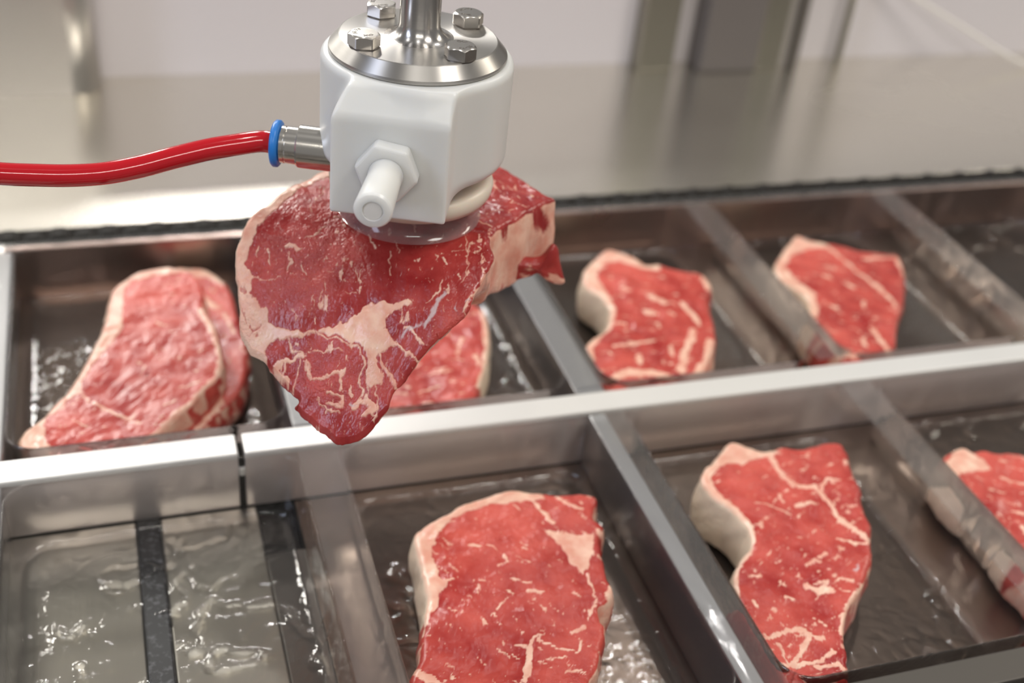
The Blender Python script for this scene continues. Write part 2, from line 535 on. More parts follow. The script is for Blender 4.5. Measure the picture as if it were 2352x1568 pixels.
STEAKS = {
 'main': dict(T=25,
  outline=[[-75.2,17.2],[-82.4,16.8],[-88.9,15.3],[-100.5,5.7],[-111.4,-2.1],[-120.4,-8.2],[-124.0,-13.1],[-127.4,-18.6],[-128.4,-24.5],[-128.6,-31.4],[-128.7,-35.8],[-129.5,-39.8],[-128.1,-44.8],[-125.3,-50.3],[-121.7,-54.2],[-118.9,-59.6],[-114.2,-65.4],[-111.9,-68.4],[-113.5,-69.7],[-111.9,-72.7],[-109.0,-76.7],[-105.5,-81.0],[-102.1,-85.3],[-98.4,-87.9],[-93.1,-89.6],[-88.1,-88.9],[-83.7,-87.4],[-80.1,-86.6],[-78.1,-83.4],[-74.4,-82.1],[-69.9,-80.1],[-65.4,-78.1],[-60.3,-77.0],[-53.8,-75.7],[-49.3,-74.1],[-46.5,-69.9],[-41.3,-64.5],[-37.0,-59.1],[-35.7,-53.4],[-34.8,-47.6],[-31.9,-41.7],[-25.6,-36.5],[-18.7,-32.0],[-7.9,-23.8],[0.9,-19.2],[-1.2,-13.9],[-5.4,-3.8],[-9.0,8.2],[-11.6,16.2],[-14.4,28.8],[-29.3,29.2],[-51.5,25.3],[-64.9,20.5]],
  spine=[[-96.6,-28.7],[-96.3,-51.9],[-97.4,-70.3]],
  fat=[[[-74.7,19.8],[-82.0,18.8],[-88.5,17.8],[-100.9,8.2],[-111.9,-0.3],[-121.0,-7.1],[-124.7,-12.7],[-128.4,-18.1],[-129.3,-24.1],[-129.6,-30.9],[-129.9,-35.2],[-130.5,-39.3],[-128.8,-44.5],[-126.1,-50.7],[-122.1,-54.8],[-119.0,-60.1],[-117.2,-59.9],[-119.5,-54.0],[-120.1,-51.0],[-117.4,-49.9],[-111.9,-51.5],[-106.6,-53.9],[-102.1,-54.8],[-101.0,-54.3],[-105.1,-53.3],[-109.0,-51.1],[-113.5,-47.8],[-117.1,-43.8],[-117.4,-40.9],[-119.7,-38.1],[-120.9,-35.8],[-123.1,-33.9],[-121.8,-33.1],[-122.0,-30.0],[-119.9,-29.2],[-123.5,-24.3],[-121.6,-21.3],[-119.1,-16.7],[-115.9,-12.6],[-109.8,-8.3],[-99.6,-0.5],[-90.3,7.4],[-81.9,11.0],[-73.7,12.7]],[[-101.8,-54.2],[-95.5,-55.7],[-90.2,-57.2],[-85.8,-56.4],[-82.1,-55.5],[-77.5,-57.4],[-73.8,-60.2],[-68.9,-60.8],[-68.4,-63.1],[-74.1,-62.0],[-77.6,-62.7],[-78.6,-65.1],[-76.7,-68.2],[-75.8,-70.9],[-79.9,-70.2],[-82.8,-71.6],[-80.9,-75.8],[-82.7,-78.0],[-86.7,-78.1],[-86.8,-72.8],[-86.0,-68.5],[-88.7,-64.7],[-93.5,-60.2],[-98.6,-56.7]],[[-118.0,-55.8],[-114.8,-56.3],[-110.7,-57.2],[-105.9,-58.4],[-106.8,-59.2],[-113.0,-58.3],[-116.6,-58.1],[-115.0,-60.5],[-112.6,-62.2],[-113.3,-64.0],[-117.7,-58.6]],[[-49.5,-75.0],[-46.2,-69.7],[-41.3,-64.5],[-34.9,-59.8],[-30.9,-61.1],[-38.2,-72.0],[-46.5,-77.3]]],
  veins=[[0.52,[[-105.2,-58.4],[-99.3,-60.8],[-94.2,-63.9]]],[0.52,[[-112.0,-51.8],[-110.5,-55.8],[-106.0,-58.8]]],[0.67,[[-108.4,-59.5],[-109.4,-62.2],[-111.8,-64.7]]],[1.04,[[-106.3,-60.3],[-105.4,-64.2],[-105.0,-66.5],[-100.5,-67.9],[-97.2,-69.0],[-94.5,-69.6],[-95.4,-72.8]]],[0.67,[[-102.0,-54.1],[-99.4,-57.3],[-93.7,-61.2],[-88.8,-65.5],[-87.5,-69.8],[-89.0,-74.4],[-88.5,-77.3],[-91.7,-79.6]]],[1.78,[[-92.5,-80.0],[-88.5,-79.4],[-85.7,-83.3],[-89.3,-83.7]]],[1.04,[[-100.5,-71.9],[-95.5,-75.4],[-96.6,-78.0],[-101.6,-74.5]]],[0.74,[[-75.7,-70.4],[-73.0,-74.4],[-68.4,-79.3]]],[0.96,[[-81.9,-70.0],[-79.0,-76.7],[-77.7,-82.6],[-80.4,-86.0]]],[0.59,[[-80.9,-75.8],[-84.8,-78.0],[-83.5,-82.3],[-86.3,-86.2]]],[0.82,[[-78.7,-32.7],[-76.6,-38.4]]],[0.59,[[-71.9,-41.0],[-73.1,-45.4],[-73.3,-49.9]]],[0.45,[[-69.5,-38.4],[-69.0,-43.0]]],[0.52,[[-57.7,-43.9],[-55.6,-42.9],[-55.0,-44.8]]],[1.11,[[-54.7,-51.4],[-53.5,-54.9]]],[0.52,[[-44.4,-49.7],[-46.7,-57.4],[-50.3,-63.3]]],[0.37,[[-50.7,-49.7],[-44.1,-49.8]]],[0.52,[[-43.8,-41.2],[-44.9,-50.6]]],[0.96,[[-35.9,-32.8],[-32.5,-38.6],[-35.2,-44.9]]],[0.52,[[-21.1,-14.0],[-17.8,-19.3],[-13.1,-24.8]]],[0.52,[[-28.7,-26.0],[-19.3,-26.4]]],[0.45,[[-18.6,-0.7],[-14.3,-8.1],[-7.9,-13.9]]],[0.45,[[-20.9,-5.6],[-19.0,-12.6]]],[1.48,[[-107.2,-24.5],[-103.7,-27.9]]],[0.59,[[-114.6,-23.1],[-114.6,-27.9]]],[0.59,[[-101.0,-24.4],[-95.9,-24.4]]],[0.67,[[-88.8,-17.9],[-86.0,-20.9],[-86.3,-24.4]]],[0.52,[[-97.3,-24.3],[-92.4,-21.7]]],[0.45,[[-103.9,-33.5],[-102.3,-36.8]]],[0.37,[[-96.7,-42.0],[-96.6,-45.3]]],[0.37,[[-119.9,-29.2],[-116.1,-32.9],[-111.9,-33.6]]],[0.52,[[-92.7,-6.1],[-88.1,2.5]]],[0.37,[[-85.3,-42.5],[-84.2,-47.8]]],[0.37,[[-95.5,-39.3],[-92.2,-40.5]]],[0.3,[[-90.0,-48.4],[-86.2,-50.8]]],[0.45,[[-109.3,-44.4],[-107.0,-47.8]]],[0.59,[[-87.6,-81.9],[-85.5,-85.6]]],[0.89,[[-66.9,-75.2],[-70.1,-70.3],[-71.8,-68.4]]],[0.59,[[-104.0,-72.3],[-102.0,-76.4],[-96.9,-79.4]]],[0.59,[[-56.7,-59.9],[-58.8,-63.2],[-63.5,-65.1]]],[1.04,[[-51.8,-72.9],[-49.1,-70.2],[-43.6,-65.2],[-37.1,-59.5]]]],
  bruise=[[1.78,[[-126.2,-30.3],[-125.4,-32.4]]],[1.48,[[-125.8,-37.2],[-124.3,-38.8]]],[1.78,[[-124.1,-42.5],[-121.5,-44.3]]],[0.74,[[-115.1,-58.0],[-114.5,-58.6]]]],
  pale=[[1.48,[[-65.4,-70.9],[-62.0,-68.3],[-59.4,-65.6],[-57.1,-65.0]]],[0.67,[[-72.8,-69.9],[-70.0,-69.8],[-66.5,-69.5]]],[0.67,[[-50.5,-70.3],[-48.8,-70.5]]],[0.52,[[-54.4,-70.2],[-54.0,-71.0]]],[0.45,[[-93.9,-78.5],[-92.4,-79.8]]]],
 ),
 'front_middle': dict(T=25,
  outline=[[-65.1,-73.3],[-59.7,-68.5],[-50.8,-64.2],[-39.0,-58.3],[-28.8,-56.1],[-15.6,-54.7],[-5.3,-58.2],[5.0,-61.4],[12.5,-62.1],[17.6,-65.0],[17.5,-68.8],[14.0,-74.4],[12.1,-79.3],[14.5,-83.9],[12.4,-87.5],[9.9,-90.0],[8.1,-96.6],[7.0,-104.1],[5.3,-112.2],[5.6,-116.9],[3.5,-121.9],[-0.6,-125.4],[-3.8,-126.5],[-5.6,-132.2],[-5.3,-136.5],[-10.7,-146.1],[-14.5,-152.5],[-21.2,-159.8],[-27.4,-174.4],[-38.3,-179],[-56.1,-179],[-77.2,-173.1],[-84.5,-160.4],[-84.5,-145.0],[-78.5,-136.2],[-75.1,-127.4],[-71.9,-117.4],[-68.3,-107.9],[-67.4,-96.5],[-66.2,-84.7]],
  spine=[[-31.9,-94.8],[-50.5,-154.2]],
  fat=[[[-66.4,-73.0],[-60.1,-67.4],[-50.3,-62.3],[-38.6,-56.8],[-28.4,-54.6],[-15.2,-53.5],[-5.3,-58.2],[-4.8,-63.2],[-16.0,-63.0],[-28.9,-61.4],[-40.7,-64.2],[-49.1,-68.7],[-55.8,-75.3],[-59.7,-82.2],[-60.3,-89.7],[-61.0,-97.9],[-57.9,-101.3],[-58.8,-104.7],[-63.2,-106.3],[-64.7,-112.1],[-68.1,-114.8],[-71.3,-120.0],[-76.1,-128.8],[-78.8,-132.2],[-75.0,-116.7],[-70.7,-107.3],[-68.9,-91.6]],[[-11.4,-80.5],[-5.9,-83.7],[1.6,-87.3],[8.2,-87.7],[5.0,-96.0],[-1.0,-106.2],[-4.3,-107.3],[-7.0,-101.1],[-7.5,-92.3]],[[10.0,-85.0],[12.7,-85.6],[9.2,-90.9]],[[3.6,-116.5],[6.3,-117.0],[3.6,-123.7],[-0.3,-122.8]]],
  veins=[[1.47,[[1.3,-63.3],[4.5,-69.3],[8.7,-72.3]]],[1.47,[[-10.8,-60.9],[-9.2,-69.7],[-6.0,-77.6]]],[0.94,[[-41.7,-136.6],[-37.4,-139.2],[-34.0,-135.1],[-30.5,-138.3],[-26.7,-142.5],[-19.0,-145.0],[-16.4,-139.9]]],[1.87,[[-36.8,-139.3],[-40.1,-147.4],[-44.3,-154.5]]],[1.2,[[-43.9,-83.2],[-39.6,-85.3]]],[0.87,[[-32.4,-91.9],[-31.6,-95.8],[-36.3,-97.6]]],[0.74,[[-47.4,-102.6],[-41.6,-103.9]]],[0.8,[[-33.6,-104.7],[-25.8,-108.2]]],[1.2,[[-28.5,-112.2],[-23.6,-114.1]]],[0.87,[[-50.8,-121.2],[-49.3,-125.0]]],[0.6,[[-37.8,-113.7],[-44.3,-119.3]]],[0.53,[[-22.7,-119.7],[-19.6,-126.5]]],[1.2,[[-12.8,-134.0],[-18.4,-136.1]]],[0.94,[[-2.0,-108.8],[-2.9,-115.0],[-3.5,-122.1],[-10.4,-131.1]]],[0.6,[[-33.1,-145.8],[-24.1,-146.3]]],[2.67,[[-80.9,-141.1],[-73.1,-149.0]]],[0.94,[[-23.0,-89.0],[-22.2,-91.1]]],[0.67,[[-54.2,-100.2],[-60.6,-101.6]]],[0.8,[[-27.9,-153.3],[-21.1,-152.5]]],[0.67,[[-61.5,-114.6],[-56.3,-117.4]]]],
  bruise=[],
  pale=[],
 ),
 'front_right': dict(T=26,
  outline=[[93.5,-44.5],[101.0,-48.7],[108.2,-53.5],[117.0,-51.8],[125.2,-54.8],[132.2,-54.7],[138.0,-53.4],[145.2,-54.8],[146.4,-60.3],[142.1,-71.5],[139.8,-80.2],[138.2,-87.6],[134.4,-93.1],[131.8,-101.1],[129.7,-109.0],[124.2,-117.1],[120.0,-125.2],[113.7,-132.6],[105.7,-140.4],[97.5,-146.8],[91.1,-152.4],[85.2,-160.8],[81.4,-169.3],[78.5,-174.1],[75.9,-179],[66.2,-179],[51.3,-179],[50.5,-179],[50.5,-175.7],[50.5,-168.1],[50.5,-159.1],[50.5,-148.3],[50.5,-138.4],[54.3,-126.1],[58.0,-119.5],[65.3,-113.5],[70.5,-109.1],[73.3,-103.0],[74.2,-95.1],[72.9,-87.8],[69.1,-81.0],[66.9,-73.2],[67.3,-65.8],[71.7,-60.3],[80.2,-54.1],[88.1,-47.6]],
  spine=[[105.1,-77.1],[90.0,-121.0],[61.2,-169.3]],
  fat=[[[94.4,-42.6],[101.7,-47.5],[108.9,-52.3],[113.4,-56.6],[103.9,-58.1],[95.9,-58.8],[91.2,-60.5],[84.8,-58.3],[76.9,-61.9],[71.9,-68.0],[71.8,-75.4],[75.6,-85.9],[77.0,-95.7],[75.5,-103.4],[72.5,-109.6],[66.7,-114.9],[59.4,-120.9],[56.3,-126.5],[51.7,-138.7],[49.0,-147.9],[50.8,-153.1],[54.2,-155.7],[49.0,-156.4],[46.5,-152.1],[48.7,-138.1],[52.6,-123.6],[66.0,-110.4],[72.2,-98.2],[66.9,-81.8],[65.1,-66.6],[80.5,-51.5]],[[46.1,-152.9],[49.3,-157.4],[48.4,-168.2],[46.4,-179.1],[41.0,-177.8],[42.3,-165.0]]],
  veins=[[2.09,[[107.3,-55.4],[106.1,-68.4],[108.5,-77.8],[117.5,-82.1],[118.3,-92.2],[117.8,-104.1],[120.6,-111.7],[123.0,-116.8]]],[1.13,[[117.9,-84.7],[125.9,-77.5],[130.4,-79.7]]],[1.22,[[110.6,-113.1],[115.3,-117.5],[121.7,-118.8]]],[0.87,[[85.8,-85.6],[92.1,-89.3],[96.6,-96.2]]],[1.39,[[102.0,-91.3],[110.7,-90.7]]],[1.04,[[99.3,-81.0],[98.0,-86.9]]],[2.43,[[82.7,-135.4],[85.5,-138.1],[92.1,-138.5]]],[1.39,[[96.8,-121.4],[100.3,-119.9]]],[0.96,[[62.1,-124.7],[66.2,-126.6]]],[1.04,[[73.9,-131.4],[74.6,-133.1]]],[1.22,[[98.5,-133.6],[103.6,-136.8]]],[1.04,[[95.2,-139.1],[98.7,-142.0]]],[2.26,[[106.3,-139.5],[98.0,-145.9],[91.3,-151.4],[84.1,-160.6]]],[0.96,[[76.4,-151.1],[80.3,-155.8]]],[1.74,[[49.5,-155.6],[55.7,-156.0],[62.8,-154.8],[68.6,-156.1],[70.8,-159.4],[75.4,-161.4]]],[1.56,[[70.1,-159.3],[63.5,-165.2],[55.7,-170.7],[49.1,-168.3],[45.8,-156.6]]],[1.39,[[55.7,-170.7],[68.3,-170.9],[76.3,-168.2],[75.4,-167.0]]],[1.56,[[64.8,-172.8],[74.4,-174.1],[75.6,-178.9]]],[0.87,[[56.7,-160.0],[55.5,-165.3],[55.7,-170.7]]],[1.04,[[57.0,-137.9],[57.6,-140.0]]],[1.22,[[70.6,-138.9],[73.4,-140.0]]]],
  bruise=[],
  pale=[[1.04,[[107.2,-132.3],[110.7,-128.7]]]],
 ),
 'back_third': dict(T=24,
  outline=[[103.0,136.9],[108.5,133.6],[114.6,125.3],[119.4,117.3],[127.0,116.2],[132.6,110.6],[141.8,106.8],[149.1,102.2],[148.9,91.7],[145.4,83.0],[140.0,77.2],[136.0,64.7],[130.8,48.6],[123.6,33.6],[113.9,19.8],[104.5,10.2],[89.0,3],[71.8,3],[56.0,3],[50.5,12.9],[50.5,27.2],[51.4,38.2],[55.9,47.1],[62.5,51.9],[71.1,58.5],[77.7,69.8],[80.1,80.1],[78.2,91.3],[74.8,100.7],[77.6,111.7],[85.5,122.3],[94.0,130.8]],
  spine=[[105.6,84.8],[85.7,32.3]],
  fat=[[[104.0,139.2],[115.6,127.6],[127.5,117.4],[125.3,109.3],[114.5,112.1],[103.9,122.0],[94.2,121.1],[85.3,108.3],[84.7,90.3],[83.8,75.2],[76.4,59.7],[65.1,49.5],[57.1,41.0],[51.5,23.2],[47.2,24.0],[51.6,42.0],[72.6,62.3],[78.4,86.9],[73.9,105.4],[85.1,124.8]]],
  veins=[[3.16,[[147.6,98.9],[145.2,85.3]]],[2.43,[[122.5,73.3],[123.6,64.5],[123.8,53.9]]],[3.16,[[115.8,45.0],[106.4,32.6],[95.6,15.5]]],[3.65,[[121.6,36.0],[112.7,20.0],[99.3,9.3]]],[4.38,[[60.3,16.2],[70.3,18.1],[82.6,14.1],[87.6,9.5]]],[2.67,[[50.0,16.2],[56.8,13.2]]],[2.19,[[95.3,94.2],[97.0,90.6]]],[3.16,[[107.1,82.3],[111.7,75.0]]],[2.92,[[99.1,69.5],[103.0,66.8]]],[1.7,[[111.2,65.4],[112.7,63.1]]],[1.46,[[69.0,41.0],[79.8,41.1],[92.6,42.8]]],[2.43,[[79.4,31.5],[76.8,25.3]]],[1.7,[[98.2,36.0],[96.1,28.6]]],[1.22,[[78.3,61.4],[82.5,59.7]]]],
  bruise=[],
  pale=[],
 ),
 'back_fourth': dict(T=24,
  outline=[[228.8,134.7],[233.7,130.0],[242.8,124.8],[252.5,120.8],[262.1,111.6],[274.5,107.3],[281.4,103.7],[278.8,93.9],[270.2,77.9],[253.9,54.7],[237.3,35.3],[228.1,22.0],[217.7,9.6],[202.9,3],[185.5,3],[185.5,3.9],[185.5,15.2],[185.5,26.2],[185.5,37.0],[186.0,48.0],[193.5,57.6],[197.9,70.3],[194.9,81.1],[191.3,89.9],[193.7,99.1],[198.9,108.1],[208.6,118.0],[219.2,128.1]],
  spine=[[226.6,77.4],[201.6,26.5]],
  fat=[[[228.8,137.4],[243.5,126.0],[242.0,118.4],[227.6,119.1],[212.7,113.6],[201.2,100.4],[201.8,85.9],[204.8,71.5],[199.1,56.7],[188.7,43.3],[175.3,28.9],[166.1,26.4],[188.2,51.9],[186.4,85.9],[193.3,101.6]]],
  veins=[[2.01,[[241.3,117.2],[243.9,94.1],[247.6,69.5],[246.1,51.4]]],[1.74,[[256.3,102.2],[277.7,100.4],[270.7,80.3]]],[2.67,[[221.3,87.7],[222.6,85.1]]],[2.14,[[230.6,76.8],[231.9,74.3]]],[1.87,[[229.4,58.6],[226.9,54.5]]],[5.88,[[174.4,25.0],[179.7,16.1],[192.8,11.9]]],[1.87,[[208.9,25.3],[206.1,19.6]]],[2.41,[[219.6,33.9],[217.5,17.7],[214.8,8.1]]],[1.6,[[206.6,57.7],[210.4,54.9]]]],
  bruise=[],
  pale=[],
 ),
 'back_left': dict(T=17,
  outline=[[-168.7,129.6],[-163.1,134.4],[-155.3,136.7],[-143.7,135.4],[-133.4,128.1],[-130.0,114.9],[-130.9,99.3],[-127.9,84.5],[-126.6,69.4],[-126.3,57.5],[-127.5,48.5],[-131.9,40.6],[-136.5,36.2],[-142.9,28.1],[-150.4,19.5],[-159.0,12.4],[-165.9,7.2],[-180.2,4.1],[-205.4,4.8],[-214.1,9.9],[-216.6,14.4],[-217.3,22.4],[-214.9,27.7],[-207.2,34.9],[-202.5,43.1],[-194.7,53.0],[-188.6,68.3],[-182.5,83.2],[-178.2,100.5],[-176.2,114.1],[-173.5,124.0]],
  spine=[[-150.5,97.6],[-160.9,52.3],[-189.1,27.2]],
  fat=[[[-168.6,132.3],[-162.3,134.9],[-151.4,137.2],[-137.6,133.9],[-136.5,128.8],[-151.9,129.7],[-163.5,128.4],[-167.6,122.6],[-169.1,108.5],[-170.0,89.8],[-175.5,80.3],[-184.5,66.1],[-189.6,55.0],[-190.5,46.5],[-197.2,43.9],[-198.6,39.0],[-205.9,33.5],[-206.5,25.6],[-203.5,11.0],[-208.5,2.8],[-217.8,9.9],[-218.6,24.7],[-208.4,37.3],[-195.7,55.5],[-183.9,83.5],[-176.9,114.3]]],
  veins=[[1.21,[[-191.8,49.0],[-185.4,37.8],[-175.2,27.8],[-166.3,21.4]]],[2.26,[[-132.7,95.8],[-128.7,77.2],[-127.1,57.7],[-130.0,44.6],[-138.8,34.6],[-149.5,22.3],[-160.2,12.8],[-165.9,7.2]]],[0.9,[[-148.0,40.2],[-137.3,41.9]]],[0.9,[[-155.7,29.2],[-150.0,32.0]]],[1.06,[[-154.7,91.0],[-149.1,87.2]]],[0.75,[[-193.6,28.4],[-188.5,24.0]]]],
  bruise=[],
  pale=[],
 ),
 'back_left_under': dict(T=16,
  outline=[[-142.8,162.2],[-134.5,164.2],[-124.0,161.0],[-116.9,149.3],[-113.1,132.9],[-113.1,105.7],[-111.7,85.6],[-114.2,65.8],[-118.4,49.9],[-126.2,39.0],[-133.4,30.8],[-143.7,17.8],[-160.6,16.6],[-170.0,27.3],[-165.0,55.9],[-160.0,80.4],[-152.7,136.0]],
  spine=[[-134.5,118.0],[-144.1,52.1]],
  fat=[[[-140.9,166.0],[-123.8,162.7],[-116.1,149.2],[-117.0,141.3],[-124.9,152.2],[-139.2,155.9]]],
  veins=[[3.89,[[-131.3,135.7],[-123.9,122.3]]],[2.02,[[-130.4,59.7],[-129.7,39.7],[-142.7,21.0]]],[1.4,[[-119.8,115.7],[-117.2,97.8]]]],
  bruise=[],
  pale=[],
 ),
 'back_second': dict(T=23,
  outline=[[3.5,99.0],[11.8,90.0],[11.6,74.9],[5.5,52.6],[-1.3,36.7],[-9.2,21.9],[-16.3,10.7],[-33.3,3],[-51.3,3],[-62.6,13.2],[-62.4,36.2],[-52.8,59.1],[-42.4,83.8],[-22.7,101.2],[-5.4,106.3]],
  spine=[[-19.8,71.0],[-39.5,32.1]],
  fat=[[[11.3,92.0],[12.6,74.7],[6.4,52.4],[-0.8,36.6],[-9.6,20.4],[-11.0,22.2],[-3.7,37.1],[2.5,53.1],[7.6,75.6]]],
  veins=[[1.8,[[-3.8,47.3],[-3.7,40.5]]],[1.0,[[-30.9,35.4],[-18.9,36.5]]],[1.0,[[-39.0,22.5],[-28.7,25.4]]],[1.4,[[-6.4,63.4],[-12.1,50.4]]],[1.0,[[-38.2,41.6],[-32.7,43.9]]]],
  bruise=[],
  pale=[],
 ),
 'front_far': dict(T=21,
  outline=[[208.5,-64.1],[213.6,-67.5],[220.4,-67.1],[225.2,-70.8],[234.2,-71.9],[241.4,-78.2],[253.6,-90.3],[250.4,-113.6],[228.3,-145.4],[204.3,-167.7],[185.5,-173.7],[185.5,-170.2],[185.5,-162.0],[185.5,-150.6],[185.5,-142.1],[186.0,-131.8],[189.7,-118.5],[189.3,-107.4],[186.6,-99.3],[185.5,-90.0],[187.4,-79.9],[189.6,-73.6],[197.1,-68.2]],
  spine=[[218.3,-94.1],[207.0,-140.9]],
  fat=[[[191.1,-75.3],[209.4,-62.8],[212.0,-69.7],[215.0,-74.5],[214.3,-82.6],[206.0,-80.9],[196.0,-81.7],[189.3,-88.3],[190.9,-98.9],[191.6,-109.1],[192.2,-119.0],[189.0,-132.5],[184.3,-141.7],[180.1,-162.3],[174.0,-164.1],[178.1,-140.3],[184.4,-105.2],[181.0,-84.0]]],
  veins=[[1.31,[[215.4,-88.2],[222.9,-95.0],[231.2,-104.6]]],[1.12,[[206.4,-109.7],[213.6,-113.7]]],[1.31,[[203.4,-118.9],[201.9,-123.4]]]],
  bruise=[],
  pale=[],
 ),
}


# ------------------------------------------------------------------ steaks
def make_steak(name, label, data, F, nA, nR, seed, marble, group=None, cat='steak', material='meat_far', warp=0.8, side=(0.36, 0.62), thick=None, tuck=None):
    """a slab of meat: outline and fat seams given in mm, top surface z = F(x, y)"""
    T = data['T']
    ol = np.array(data['outline'])
    # resample the closed outline evenly along a smooth curve
    Q = np.vstack([ol[-2:], ol, ol[:3]])
    C = []
    for i in range(2, len(Q) - 3):
        for t in np.linspace(0, 1, 12, endpoint=False):
            p0, p1, p2, p3 = Q[i - 1], Q[i], Q[i + 1], Q[i + 2]
            C.append(0.5 * (2 * p1 + (p2 - p0) * t + (2 * p0 - 5 * p1 + 4 * p2 - p3) * t * t + (-p0 + 3 * p1 - 3 * p2 + p3) * t ** 3))
    C = np.array(C)
    L = np.concatenate(([0], np.cumsum(np.linalg.norm(np.diff(np.vstack([C, C[:1]]), axis=0), axis=1))))
    s = np.linspace(0, L[-1], nA, endpoint=False)
    Cx = np.interp(s, L, np.append(C[:, 0], C[0, 0]))
    Cy = np.interp(s, L, np.append(C[:, 1], C[0, 1]))
    if np.sum(Cx * np.roll(Cy, -1) - Cy * np.roll(Cx, -1)) < 0:
        Cx, Cy = Cx[::-1].copy(), Cy[::-1].copy()
    tx, ty = np.roll(Cx, -2) - np.roll(Cx, 2), np.roll(Cy, -2) - np.roll(Cy, 2)
    tl = np.hypot(tx, ty) + 1e-9
    nx, ny = ty / tl, -tx / tl
    for _ in range(max(2, nA // 60)):
        nx = (np.roll(nx, 1) + nx + np.roll(nx, -1)) / 3
        ny = (np.roll(ny, 1) + ny + np.roll(ny, -1)) / 3
    nl = np.hypot(nx, ny) + 1e-9
    nx, ny = nx / nl, ny / nl
    jag = (fbm(Cx * 0.35, Cy * 0.35, seed + 5, 3) - 0.5) * 0.9
    Cx, Cy = Cx + nx * jag, Cy + ny * jag
    # the spine the rings shrink to
    sp = np.array(data['spine'])
    best = np.full(nA, 1e9)
    Sx, Sy = np.zeros(nA), np.zeros(nA)
    for a, b in zip(sp[:-1], sp[1:]):
        d = b - a
        t = np.clip(((Cx - a[0]) * d[0] + (Cy - a[1]) * d[1]) / (d @ d), 0, 1)
        px, py = a[0] + t * d[0], a[1] + t * d[1]
        dd = np.hypot(Cx - px, Cy - py)
        k = dd < best
        best[k] = dd[k]
        Sx[k], Sy[k] = px[k], py[k]
    # ease the spine points so that the fan stays even
    for _ in range(nA // 12):
        Sx = (np.roll(Sx, 1) + Sx + np.roll(Sx, -1)) / 3
        Sy = (np.roll(Sy, 1) + Sy + np.roll(Sy, -1)) / 3
    bx, by, best = Sx.copy(), Sy.copy(), np.full(nA, 1e9)
    for a, b in zip(sp[:-1], sp[1:]):
        d = b - a
        t = np.clip(((Sx - a[0]) * d[0] + (Sy - a[1]) * d[1]) / (d @ d), 0, 1)
        px, py = a[0] + t * d[0], a[1] + t * d[1]
        dd = np.hypot(Sx - px, Sy - py)
        k = dd < best
        best[k] = dd[k]
        bx[k], by[k] = px[k], py[k]
    Sx, Sy = bx, by
    ed = 2.4                                     # inset of the rounded rim
    Ex, Ey = Cx - nx * ed, Cy - ny * ed
    tt = np.linspace(0, 1, nR)[:, None]
    X = Sx[None] * (1 - tt) + Ex[None] * tt
    Y = Sy[None] * (1 - tt) + Ey[None] * tt
    eps = 0.5

    def frame(X, Y):
        z = F(X, Y)
        gx = (F(X + eps, Y) - F(X - eps, Y)) / (2 * eps)
        gy = (F(X, Y + eps) - F(X, Y - eps)) / (2 * eps)
        l = np.sqrt(gx * gx + gy * gy + 1)
        return z, -gx / l, -gy / l, 1 / l
    z, n0, n1, n2 = frame(X, Y)
    rows = [np.stack([X, Y, z], -1)]
    par = [np.stack([X, Y], -1)]
    depth = [np.zeros_like(X)]
    # rim, wall and underside
    prof = [(-1.5, 0.35), (-0.7, 0.9), (-0.15, 1.9), (0.1, 3.2)]
    nw = 9
    for k in range(nw):
        f = (k + 1) / (nw + 1)
        prof.append((0.1 + 0.9 * math.sin(math.pi * f), 3.2 + (T - 6.0) * f))
    prof += [(0.0, T - 2.2), (-0.8, T - 0.9), (-2.6, T - 0.2), (-5.0, T)]
    sidez = (fbm(np.cumsum(np.full(nA, L[-1] / nA)) * 0.10, np.zeros(nA), seed + 9, 3) - 0.5)
    ts = thick(Cx, Cy) if thick else np.ones(nA)
    for off, dp in prof:
        x, y = Cx + nx * off, Cy + ny * off
        bulge = (fbm(x * 0.12 + dp * 0.03, y * 0.12 - dp * 0.11, seed + 3, 3) - 0.5) * 2.4 * min(1, dp / 4)
        x, y = x + nx * bulge, y + ny * bulge
        zz, a, b, c = frame(Cx, Cy)
        dq = dp * (1 + (ts - 1) * min(1, dp / 4))
        tk = tuck(Cx, Cy) * dq if tuck else 0
        x, y = x - nx * tk, y - ny * tk
        rows.append(np.stack([x - a * dq, y - b * dq, zz - c * dq], -1)[None])
        par.append(np.stack([x, y], -1)[None])
        depth.append(np.full((1, nA), dp))
    for f in (0.7, 0.35, 0.0):
        x, y = Sx + (Cx - nx * 5 - Sx) * f, Sy + (Cy - ny * 5 - Sy) * f
        zz, a, b, c = frame(x, y)
        rows.append(np.stack([x - a * T * ts, y - b * T * ts, zz - c * T * ts], -1)[None])
        par.append(np.stack([x, y], -1)[None])
        depth.append(np.full((1, nA), T))
    P = np.concatenate(rows, 0)
    UV = np.concatenate(par, 0)
    D = np.concatenate(depth, 0)
    U, W = UV[..., 0], UV[..., 1]
    # ---- fat, from the traced seams, its edges roughened
    wx = (fbm(U * 0.45, W * 0.45, seed + 21, 4) - 0.5) * 2 * warp
    wy = (fbm(U * 0.45, W * 0.45, seed + 22, 4) - 0.5) * 2 * warp
    Uw, Ww = U + wx * 1.6, W + wy * 1.6
    fat = np.zeros_like(U)
    capm = np.zeros_like(U)
    for q, poly in enumerate(data['fat']):
        d, ins = dist_poly(Uw, Ww, poly, True)
        sd = np.where(ins, d, -d)
        v = sstep(sd, -0.6, 0.6)
        fat = np.maximum(fat, v)
        if q == 0:
            capm = np.maximum(capm, sstep(sd, -0.4, 0.4))
    for wdt, line in data['veins']:
        d, _ = dist_poly(Uw, Ww, line, False)
        h = wdt * (0.5 if material == 'meat' else 0.68) * (0.55 + 0.9 * fbm(U * 0.5, W * 0.5, seed + 31, 2))
        fat = np.maximum(fat, sstep(h - d, -0.5, 0.55) * 0.95)
    # marbling flecks
    ang = seed * 0.7
